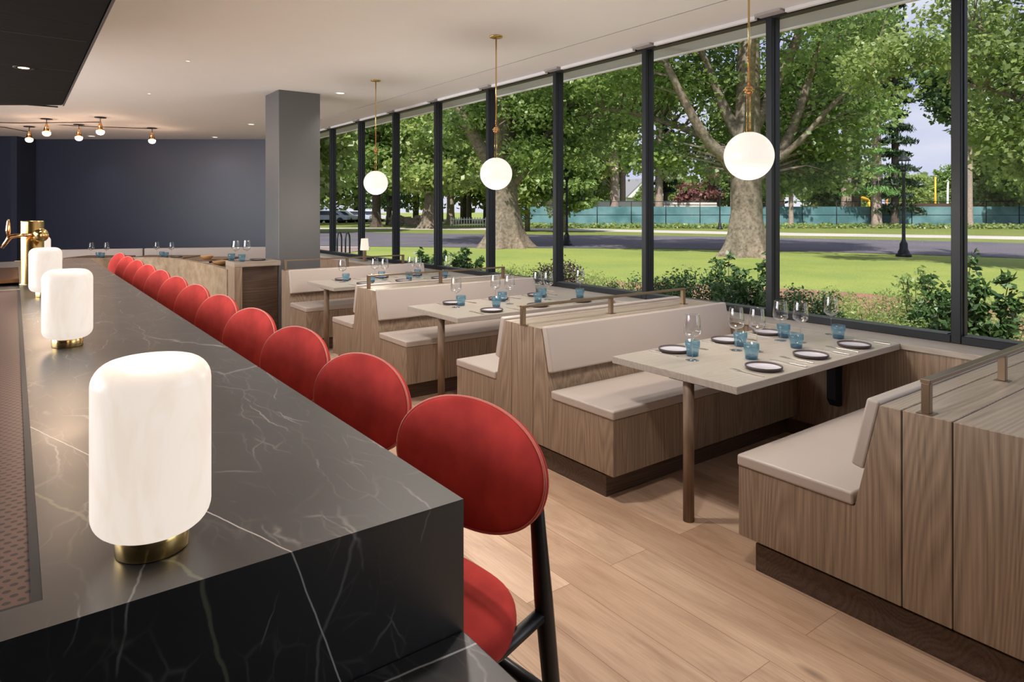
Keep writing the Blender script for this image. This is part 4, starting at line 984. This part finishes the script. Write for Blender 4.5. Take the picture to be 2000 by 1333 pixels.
ORD = 'first second third fourth fifth sixth seventh eighth ninth tenth eleventh twelfth thirteenth fourteenth fifteenth sixteenth seventeenth eighteenth nineteenth twentieth'.split()
ORD += ['twenty-'+w for w in ORD[:9]]+['thirtieth']+['thirty-'+w for w in ORD[:9]]+['fortieth']
kn = ['deep green', 'light yellow-green', 'olive green', 'deep green']
usedk = set()
back = [(560, 66, 1, 1.1), (612, 92, 1, 1.25), (650, 84, 1, 1.2), (697, 96, 1, 1.4), (775, 88, 1, 1.3), (812, 92, 1, 1.2), (860, 86, 1, 1.2), (905, 80, 1, 1.2), (950, 84, 2, 1.2),
        (1010, 66, 1, 1.0), (1040, 80, 0, 1.15), (1075, 64, 1, .95), (1130, 84, 3, .62), (1165, 100, 0, .7), (1150, 72, 1, .95), (1030, 48, 1, .62), (1100, 46, 0, .50),
        (1325, 86, 2, .42), (1262, 110, 0, .40), (1395, 84, 0, .48), (1440, 78, 3, .55), (1500, 70, 0, .7), (1590, 90, 0, .6), (1622, 72, 0, .6), (1690, 100, 1, .58), (1760, 110, 0, .55), (1800, 130, 2, .58), (1850, 125, 0, .66),
        (1930, 68, 2, .60), (1975, 60, 2, .75), (2040, 54, 0, .9), (2100, 70, 1, 1.1), (1980, 110, 0, .9), (1790, 84, 1, .40), (500, 66, 0, 1.1), (1345, 100, 3, .5), (585, 44, 1, .85)]
order = sorted(range(len(back)), key=lambda i: back[i][0])
for rank, i in enumerate(order):
    u, d, k, s = back[i]
    e0 = kinds[k]; o = e0 if k not in usedk else copy_tree(e0); usedk.add(k)
    x, y = at_depth(u, d); o.location = (x, y, G0); o.scale = (s, s, s); o.rotation_euler = (0, 0, u*.37)
    tag(o, '%s tree %s, %s from the left in the tree line beyond the road' % (kn[k], 'far off' if d > 80 else 'nearer' if d < 62 else 'farther', ORD[rank]), 'tree', 'tree line beyond the road')
# copper shrub tree in front of houses
e = empty('copper_tree'); x, y = at_depth(1365, 80); e.location = (x, y, 0); tag(e, 'small copper-red tree before the white house beyond the fence', 'tree')
rng = np.random.default_rng(8); C = [(rng.normal()*1.3, rng.normal()*1.3, 3.4+rng.normal()*.9) for _ in range(40)]
V, F = leaves(rng, C, [1.0]*40, 60, .22); add_foliage('foliage', V, F, M['leaf_red'], e); MB().tube([(0, 0, 0), (0, 0, 3.4)], [.18, .1], 8).build('trunk', M['barkdark'], e)

# ---- teal screened chain-link fence
fm, fn_, fp, fl = newmat('teal privacy screen'); fp.inputs['Base Color'].default_value = (.10, .30, .34, 1); fp.inputs['Roughness'].default_value = .8
tq = N(fn_, 'TexCoord'); zq = N(fn_, 'TexNoise', Scale=.6, Detail=3.0); fl.new(tq.outputs['Object'], zq.inputs['Vector']); rq = N(fn_, 'ValToRGB')
rq.color_ramp.elements[0].position = .38; rq.color_ramp.elements[0].color = (.055, .145, .17, 1); rq.color_ramp.elements[1].position = .62; rq.color_ramp.elements[1].color = (.13, .26, .295, 1); fl.new(zq.outputs[0], rq.inputs[0]); fl.new(rq.outputs[0], fp.inputs['Base Color'])
FD = [(1018, 60), (1100, 59), (1300, 58), (1500, 58), (1700, 58), (1862, 57), (1990, 56), (2200, 54)]
fe = empty('screened_fence', (*at_depth(FD[0][0], FD[0][1]), G0)); ox, oy = fe.location.x, fe.location.y
tag(fe, 'long chain link fence with teal privacy screen beyond the road', 'fence')
fpts = [Vector(at_depth(u, d)) for u, d in FD]
sc_ = MB(); ps = MB(); posts = []
for a, b in zip(fpts[:-1], fpts[1:]):
    t = (b-a).normalized(); nn = Vector((-t.y, t.x))*.015
    sc_.prism([(a.x-ox, a.y-oy), (b.x-ox, b.y-oy), (b.x-ox+nn.x, b.y-oy+nn.y), (a.x-ox+nn.x, a.y-oy+nn.y)], .12, 1.83, 'z')
    ps.tube([(a.x-ox, a.y-oy, 2.28), (b.x-ox, b.y-oy, 2.28)], .022, 6); ps.tube([(a.x-ox, a.y-oy, 1.1), (b.x-ox, b.y-oy, 1.1)], .022, 6)
    L_ = (b-a).length; m_ = max(1, round(L_/2.9))
    for k in range(m_): posts.append(a+(b-a)*(k/m_))
sc_.build('privacy_screen', fm, fe); ps.build('rail', M['frame'], fe)
for p in posts: MB().tube([(p.x-ox, p.y-oy-.03, 0), (p.x-ox, p.y-oy-.03, 2.3)], .035, 6).build('post', M['frame'], fe)
# rough plants along the fence foot
rng = np.random.default_rng(5); C = []
for a, b in zip(fpts[:-1], fpts[1:]):
    for k in range(60):
        t = rng.random(); q = a+(b-a)*t; C.append((q.x-rng.uniform(.3, 3.6)*FV.x, q.y-rng.uniform(.3, 3.6)*FV.y, .12))
V, F = leaves(rng, C, [.6]*len(C), 26, .12, flat=.5); vo = add_foliage('verge_plants', V, F, M['leaf_olive'], None)
tag(vo, 'low weeds and grass tufts growing along the foot of the teal fence', 'plants', kind='stuff')

# ---- street lamps
def street_lamp(u, v, label, sc=1.0, H=3.52):
    x, y = ray(u, v, 0); e = empty('street_lamp', (x, y, G0)); tag(e, label, 'street lamp', 'black street lamps')
    k = M['frame']
    MB().lathe([(.0001, 0), (.24, 0), (.24, .08), (.19, .11), (.17, .18), (.13, .26), (.12, .45), (.085, .50), (.075, .55), (.0001, .55)], 20).build('base', k, e)
    MB().lathe([(.07, .54), (.055, .60), (.048, H-.75), (.07, H-.72), (.06, H-.66), (.05, H-.66)], 16).build('pole', k, e)
    l = MB().lathe([(.05, H-.66), (.11, H-.60), (.13, H-.56), (.0001, H-.56)], 16); 
    for q in range(8):
        a = 2*PI*q/8; l.tube([(.12*math.cos(a), .12*math.sin(a), H-.57), (.16*math.cos(a), .16*math.sin(a), H-.28)], .011, 5)
    l.lathe([(.0001, H-.29), (.215, H-.29), (.20, H-.25), (.14, H-.18), (.08, H-.12), (.03, H-.09), (.028, H-.03), (.0001, H)], 20)
    l.build('lantern', k, e)
    MB().lathe([(.08, H-.56), (.10, H-.30)], 14).build('lantern_glass', M['pane'], e)
    return e
street_lamp(1765, 500.5, 'black street lamp at the near road edge left of the nearest mullion')
street_lamp(1107, 479, 'black street lamp near the road right of the fourth mullion')
street_lamp(1406, 448, 'black street lamp on the far path left of the big maple', H=3.4)
street_lamp(1038, 439.5, 'thin black street lamp in front of the left end of the teal fence')
street_lamp(817, 440, 'thin black street lamp between the leaning trunk and the farthest globe')

# ---- trailer, houses, machines behind the fence
wh = simple('white siding', (.88, .87, .86), .6); wh2 = simple('white pink siding', (.66, .58, .56), .7); roof = simple('grey roof', (.22, .22, .24), .8); yel = simple('yellow machine paint', (.75, .42, .03), .5); orange = simple('orange plastic', (.72, .22, .06), .6); redm = simple('red paint', (.5, .03, .03), .5); glassd = simple('dark window glass', (.04, .05, .07), .15)
def oriented(name, u, d, label, cat, rz=0):
    x, y = at_depth(u, d); e = empty(name, (x, y, G0), -YAW+rz); tag(e, label, cat); return e
e = oriented('site_trailer', 1212, 67, 'long white site trailer behind the teal fence', 'trailer')
MB().box(-5.1, 5.1, -1.4, 1.4, .6, 2.42).build('body', wh, e, bevel=.12, seg=3); MB().box(-5.1, 5.1, -1.42, 1.42, .95, 1.02).build('side_stripe', roof, e)
for k in (-3, -.6, 2.6): MB().box(k-.4, k+.4, -1.43, -1.39, 1.25, 1.9).build('window', glassd, e)
for k in (-3.2, 3.2): MB().tube([(k, -1.2, .4), (k, 1.2, .4)], .4, 16).build('wheel', M['dark'], e)
e = oriented('storage_container', 1330, 66, 'low pale pinkish container behind the fence right of the trailer', 'container')
MB().box(-3.4, 3.2, -1.2, 1.2, .1, 2.25).build('body', wh2, e, bevel=.03); MB().box(-3.4, 3.2, -1.23, -1.2, 2.0, 2.1).build('rail_trim', roof, e)
def house(u, d, w, h, rz, label, m=wh):
    e = oriented('house', u, d, label, 'house', rz)
    MB().box(-w/2, w/2, -3.5, 3.5, 0, h).build('walls', m, e)
    r = MB(); r.prism([(-w/2-.4, h), (w/2+.4, h), (0, h+w*.48)], -3.9, 3.9, 'y'); r.build('roof', roof, e)
    MB().prism([(-w/2, h), (w/2, h), (0, h+w*.44)], -3.92, -3.5, 'y').build('gable', m, e)
    for q in (-w*.22, w*.22): MB().box(q-.45, q+.45, -3.56, -3.5, h*.5, h*.5+1.5).build('window', glassd, e)
    MB().box(-.5, .5, -3.98, -3.9, h+.6, h+1.7).build('window', glassd, e)
house(1238, 118, 7, 3.6, .35, 'white gabled house behind the trailer left of the third mullion')
house(1338, 112, 6.2, 4.2, -.3, 'white gabled house beyond the fence near the copper-red tree')
house(1828, 150, 9, 3.2, .2, 'pale house on the horizon left of the nearest mullion')
e = oriented('telephone_pole', 1321, 90, 'white pole rising behind the fence left of the white house', 'pole'); MB().tube([(0, 0, 0), (0, 0, 6.6)], .13, 8).build('shaft', wh, e); MB().box(-.6, .6, -.05, .05, 5.8, 5.95).build('crossarm', wh, e)
for k, (u, h) in enumerate([(1827, 5.6), (1850, 5.0), (1730, 3.6)]):
    e = oriented('site_pole', u, 80, ['tall thin yellowish pole above the fence left of the nearest mullion', 'thin pale pole just right of the tall yellowish pole', 'short orange pole above the fence behind the street lamp group'][k], 'pole'); MB().tube([(0, 0, 0), (.1*k, 0, h)], [.13, .09], 8).build('shaft', [yel, wh, orange][k], e); MB().lathe([(.0001, h), (.16, h), (.16, h+.05), (.0001, h+.05)], 10).build('cap', wh, e)
e = oriented('excavator', 1622, 74, 'yellow excavator behind the teal fence between the tree trunks', 'excavator')
MB().box(-1.6, 1.6, -1.2, 1.2, .9, 2.1).build('body', yel, e, bevel=.1); MB().box(-1.4, -.2, -1.0, .2, 2.1, 2.8).build('cab', yel, e, bevel=.08); MB().box(-1.3, -.3, -1.03, -1.0, 2.2, 2.7).build('cab_window', glassd, e)
for s in (-1, 1): MB().box(-1.8, 1.8, s*1.0-.25, s*1.0+.25, 0, .8).build('track', M['dark'], e, bevel=.2, seg=3)
MB().tube([(1.0, 0, 1.8), (2.6, 0, 3.2), (4.2, 0, 2.6)], [.28, .24, .2], 6).build('boom', yel, e); MB().tube([(4.2, 0, 2.6), (4.6, 0, 1.2)], [.18, .15], 6).build('arm', yel, e); MB().box(4.2, 4.9, -.4, .4, .7, 1.3).build('bucket', M['dark'], e)
e = oriented('orange_barrier', 1800, 66, 'row of orange safety netting above the fence left of the nearest mullion', 'barrier')
MB().box(-4.2, 3.0, -.04, .04, .3, 2.16).build('netting', simple('orange netting', (.62, .34, .24), .8), e); 
for q in (-4.2, -1.8, .6, 3.0): MB().tube([(q, 0, 0), (q, 0, 2.3)], .04, 6).build('post', M['frame'], e)
e = oriented('red_tractor', 1908, 68, 'red machine behind the fence right of the nearest mullion', 'tractor')
MB().box(-1.3, 1.3, -.8, .8, .7, 2.2).build('body', redm, e, bevel=.1); MB().box(-.9, .3, -.7, .7, 2.2, 3.1).build('cab', glassd, e, bevel=.06)
for s in (-.9, .9): MB().tube([(s, -.9, .6), (s, .9, .6)], .6, 18).build('wheel', M['dark'], e)
# parked cars at the far left
def car(u, d, col, label, rz=0):
    e = oriented('parked_car', u, d, label, 'car', rz); e['group'] = 'parked cars far left'
    m = simple('car paint', col, .3, coat=.5)
    MB().prism([(-2.2, .35), (2.2, .35), (2.25, .8), (1.5, .92), (.8, 1.42), (-1.0, 1.45), (-1.9, .95), (-2.25, .85)], -.85, .85, 'y').build('body', m, e, bevel=.08, seg=2)
    MB().prism([(1.35, .93), (.72, 1.36), (-.95, 1.38), (-1.6, .95)], -.87, .87, 'y').build('side_glass', glassd, e)
    for s in (-1.35, 1.35): MB().tube([(s, -.88, .33), (s, .88, .33)], .33, 16).build('wheel', M['dark'], e)
car(645, 78, (.55, .6, .8), 'pale blue parked car left of the eighth mullion'); car(664, 80, (.7, .7, .75), 'silver parked car between the two far left mullions'); car(690, 82, (.45, .5, .7), 'blue-grey parked car right of the silver one')
car(722, 84, (.6, .6, .68), 'grey parked car behind the dark-trunked tree')
# dry stone wall and picket fence left of the first maple
e = oriented('stone_wall', 803, 62, 'low rubble stone wall beyond the path left of the leaning trunk', 'wall')
r_ = random.Random(3); sm = MB()
for k in range(150):
    x = r_.uniform(-1.9, 1.9); z = r_.uniform(0, .8); q = r_.uniform(.12, .26)
    sm.box(x-q, x+q, -.25+r_.uniform(-.1, .1), .2, z, z+q*.9, Matrix.Rotation(r_.uniform(-.15, .15), 4, 'Y'))
sm.build('stones', ground_mat('pinkish stones', (.20, .15, .13), (.48, .38, .34), 4), e)
e = oriented('picket_fence', 912, 62, 'low white picket fence behind the slim trunks', 'fence')
MB().box(-1.6, 1.8, -.02, .02, .62, .70).build('rail', wh, e)
for k in range(14): MB().box(-1.55+k*.25, -1.47+k*.25, -.05, -.02, .0, .85).build('picket', wh, e)
# bike racks
for k, (u, v) in enumerate([(663, 499), (679, 500)]):
    x, y = ray(u, v, 0); e = empty('bike_rack', (x, y, G0), .9); tag(e, ['black hoop bike rack on the paving, left one', 'black hoop bike rack on the paving, right one beside the ledge lamp'][k], 'bike rack', 'hoop bike racks')
    MB().tube([(-.26, 0, 0), (-.26, 0, .55)]+[(-.26*math.cos(t), 0, .55+.26*math.sin(t)) for t in np.linspace(.3, PI-.3, 9)]+[(.26, 0, .55), (.26, 0, 0)], .028, 8).build('hoop', M['frame'], e)
    for s in (-.26, .26): MB().lathe([(.0001, 0), (.07, 0), (.07, .012), (.0001, .012)], 14, c=(s, 0, 0)).build('foot_plate', M['frame'], e)

# ---- planting bed outside the glass
def shrub(u, v_top, d, w, lm, size, seed, label, n=40, per=60, name='shrub', grp='shrubs in the bed outside the windows', flat=.9, h=None):
    rng = np.random.default_rng(seed); x, y = at_depth(u, d); ht = CAM_H-(v_top-HV)*d/FPX-G0
    e = empty(name, (x, y, G0)); tag(e, label, 'shrub', grp)
    mb = MB(); C = []
    for k in range(n):
        a = rng.random()*6.28; r = w*math.sqrt(rng.random()); z = ht*(.18+.80*rng.random()*(1-.35*(r/w)**2)); C.append((r*math.cos(a), r*math.sin(a), z))
        if k % 2 == 0: mb.tube([(r*.3*math.cos(a), r*.3*math.sin(a), 0), (r*.7*math.cos(a), r*.7*math.sin(a), z*.6), C[-1]], [.007, .005, .003], 4, False)
    mb.build('stem', M['barkdark'], e)
    V, F = leaves(rng, C, [w*.28+.03]*n, per, size, flat=flat, asp=.5); add_foliage('foliage', V, F, lm, e); return e
def stemmy(u, v_top, d, w, lm, size, seed, label, ns=7):
    rng = np.random.default_rng(seed); x, y = at_depth(u, d); ht = CAM_H-(v_top-HV)*d/FPX-G0
    e = empty('leafy_shrub', (x, y, G0)); tag(e, label, 'shrub', 'tall leafy shrubs outside the windows')
    mb = MB(); C = []
    for k in range(ns):
        a = rng.random()*6.28; r = w*(.3+.7*rng.random()); hh = ht*(1 if k == 0 else rng.uniform(.5, .95))
        p = [Vector((r*.2*math.cos(a), r*.2*math.sin(a), 0)), Vector((r*.6*math.cos(a), r*.6*math.sin(a), hh*.5)), Vector((r*math.cos(a), r*math.sin(a), hh))]
        p = smooth3(p, 6); mb.tube(p, [.008-.005*i/len(p) for i in range(len(p))], 5, False)
        for q in p[3:]:
            for _ in range(3): C.append(tuple(q+Vector(rng.normal(size=3))*.035))
    mb.build('stem', M['barkdark'], e)
    V, F = leaves(rng, C, [.055]*len(C), 5, size, flat=.8, asp=.48); add_foliage('foliage', V, F, lm, e); return e
shrub(1350, 532, 8.4, .52, M['leaf_box'], .020, 101, 'dark boxwood mound behind the bronze rail, between third and second mullion', 70, 90)
shrub(1300, 540, 8.9, .32, M['leaf_box'], .020, 112, 'small boxwood just right of the third mullion', 36, 80)
shrub(1400, 545, 7.9, .34, M['leaf_box'], .020, 113, 'boxwood between the mound and the tall leafy stems', 40, 80)
shrub(1560, 556, 7.2, .42, M['leaf_box'], .020, 102, 'dark boxwood mound right of the second mullion', 70, 90)
shrub(1081, 503, 10.5, .42, M['leaf_purple'], .020, 103, 'purple-leaved rounded shrub behind the fourth mullion', 60, 80)
shrub(1228, 540, 9.6, .34, M['leaf_box'], .019, 104, 'low green shrub just left of the third mullion', 40, 70)
shrub(890, 513, 13.6, .50, M['leaf_box'], .026, 105, 'dark green shrub left of the fifth mullion, seen over the middle table', 44, 60)
shrub(832, 508, 15.5, .42, M['leaf_box'], .028, 106, 'small dark shrub left of the sixth mullion', 30, 60)
shrub(1180, 538, 10.4, .5, M['leaf_yellow'], .018, 107, 'light green groundcover tuft right of the fourth mullion', 46, 70)
shrub(1010, 524, 11.8, .46, M['leaf_yellow'], .02, 108, 'light green groundcover tuft right of the fifth mullion', 40, 70)
shrub(955, 518, 12.8, .4, M['leaf_yellow'], .02, 109, 'light green groundcover tuft behind the fifth mullion', 34, 60)
shrub(1130, 530, 11.2, .46, M['leaf_yellow'], .02, 110, 'light green groundcover tuft behind the bronze rail end', 40, 60)
shrub(1050, 528, 11.6, .40, M['leaf_yellow'], .02, 111, 'light green groundcover tuft left of the purple shrub', 36, 60)
stemmy(1418, 500, 8.3, .32, M['leaf_box'], .038, 121, 'tall leafy stems in front of the big maple, left group', 8)
stemmy(1470, 503, 7.9, .30, M['leaf_box'], .038, 122, 'tall leafy stems in front of the big maple, at the second mullion', 8)
stemmy(1440, 530, 7.7, .36, M['leaf_box'], .036, 127, 'shorter leafy stems between the two tall groups', 9)
stemmy(1790, 528, 7.2, .26, M['leaf_maple'], .026, 123, 'airy leafy stems over the mulch right of the street lamp', 9)
stemmy(1850, 498, 6.6, .24, M['leaf_box'], .036, 124, 'tall dark leafy stems touching the nearest mullion on its left', 7)
stemmy(1920, 536, 6.3, .34, M['leaf_box'], .046, 125, 'broad-leaved shrub right of the nearest mullion', 9)
stemmy(1835, 565, 6.5, .34, M['leaf_box'], .036, 126, 'lower dark leafy shrub left of the nearest mullion', 10)
stemmy(912, 486, 13.0, .42, M['leaf_box'], .05, 128, 'tall leafy shrub before the first big maple, left of the fifth mullion', 9)
stemmy(838, 490, 14.6, .40, M['leaf_box'], .05, 129, 'leafy shrub at the sixth mullion, seen over the farthest table', 8)
k = 0
gc = [(1640, 566, 8.6, .5, 'left of the mulch gap'), (1700, 572, 8.0, .45, 'in the middle of the mulch'), (1610, 590, 7.6, .25, 'low beside the boxwood mound'), (1745, 580, 7.4, .40, 'below the airy stems'), (1660, 600, 7.0, .32, 'nearest the glass, right of the tumbler'),
      (1900, 575, 7.6, .5, 'right of the nearest mullion'), (1960, 590, 6.8, .5, 'at the right picture edge'), (1800, 600, 6.6, .40, 'near the glass left of the nearest mullion'), (1620, 556, 10.0, .6, 'at the lawn edge right of the second mullion'), (1720, 556, 9.6, .6, 'at the lawn edge below the street lamp'), (1980, 560, 8.6, .6, 'at the lawn edge, far right'), (1820, 575, 8.8, .5, 'at the lawn edge by the nearest mullion'),
      (1380, 575, 9.2, .5, 'behind the boxwood mound'), (1320, 560, 9.8, .5, 'at the lawn edge right of the third mullion'), (1520, 575, 8.6, .4, 'behind the second mullion')]
for i, (u, v, d, w, lab) in enumerate(gc):
    shrub(u, v+14, d, w*.72, M['leaf_yellow'] if i % 3 else M['leaf_maple'], .017, 200+i, 'light green low plant in the bed %s' % lab, 30, 55, 'low_plant', 'low plants in the mulch bed', flat=.8)
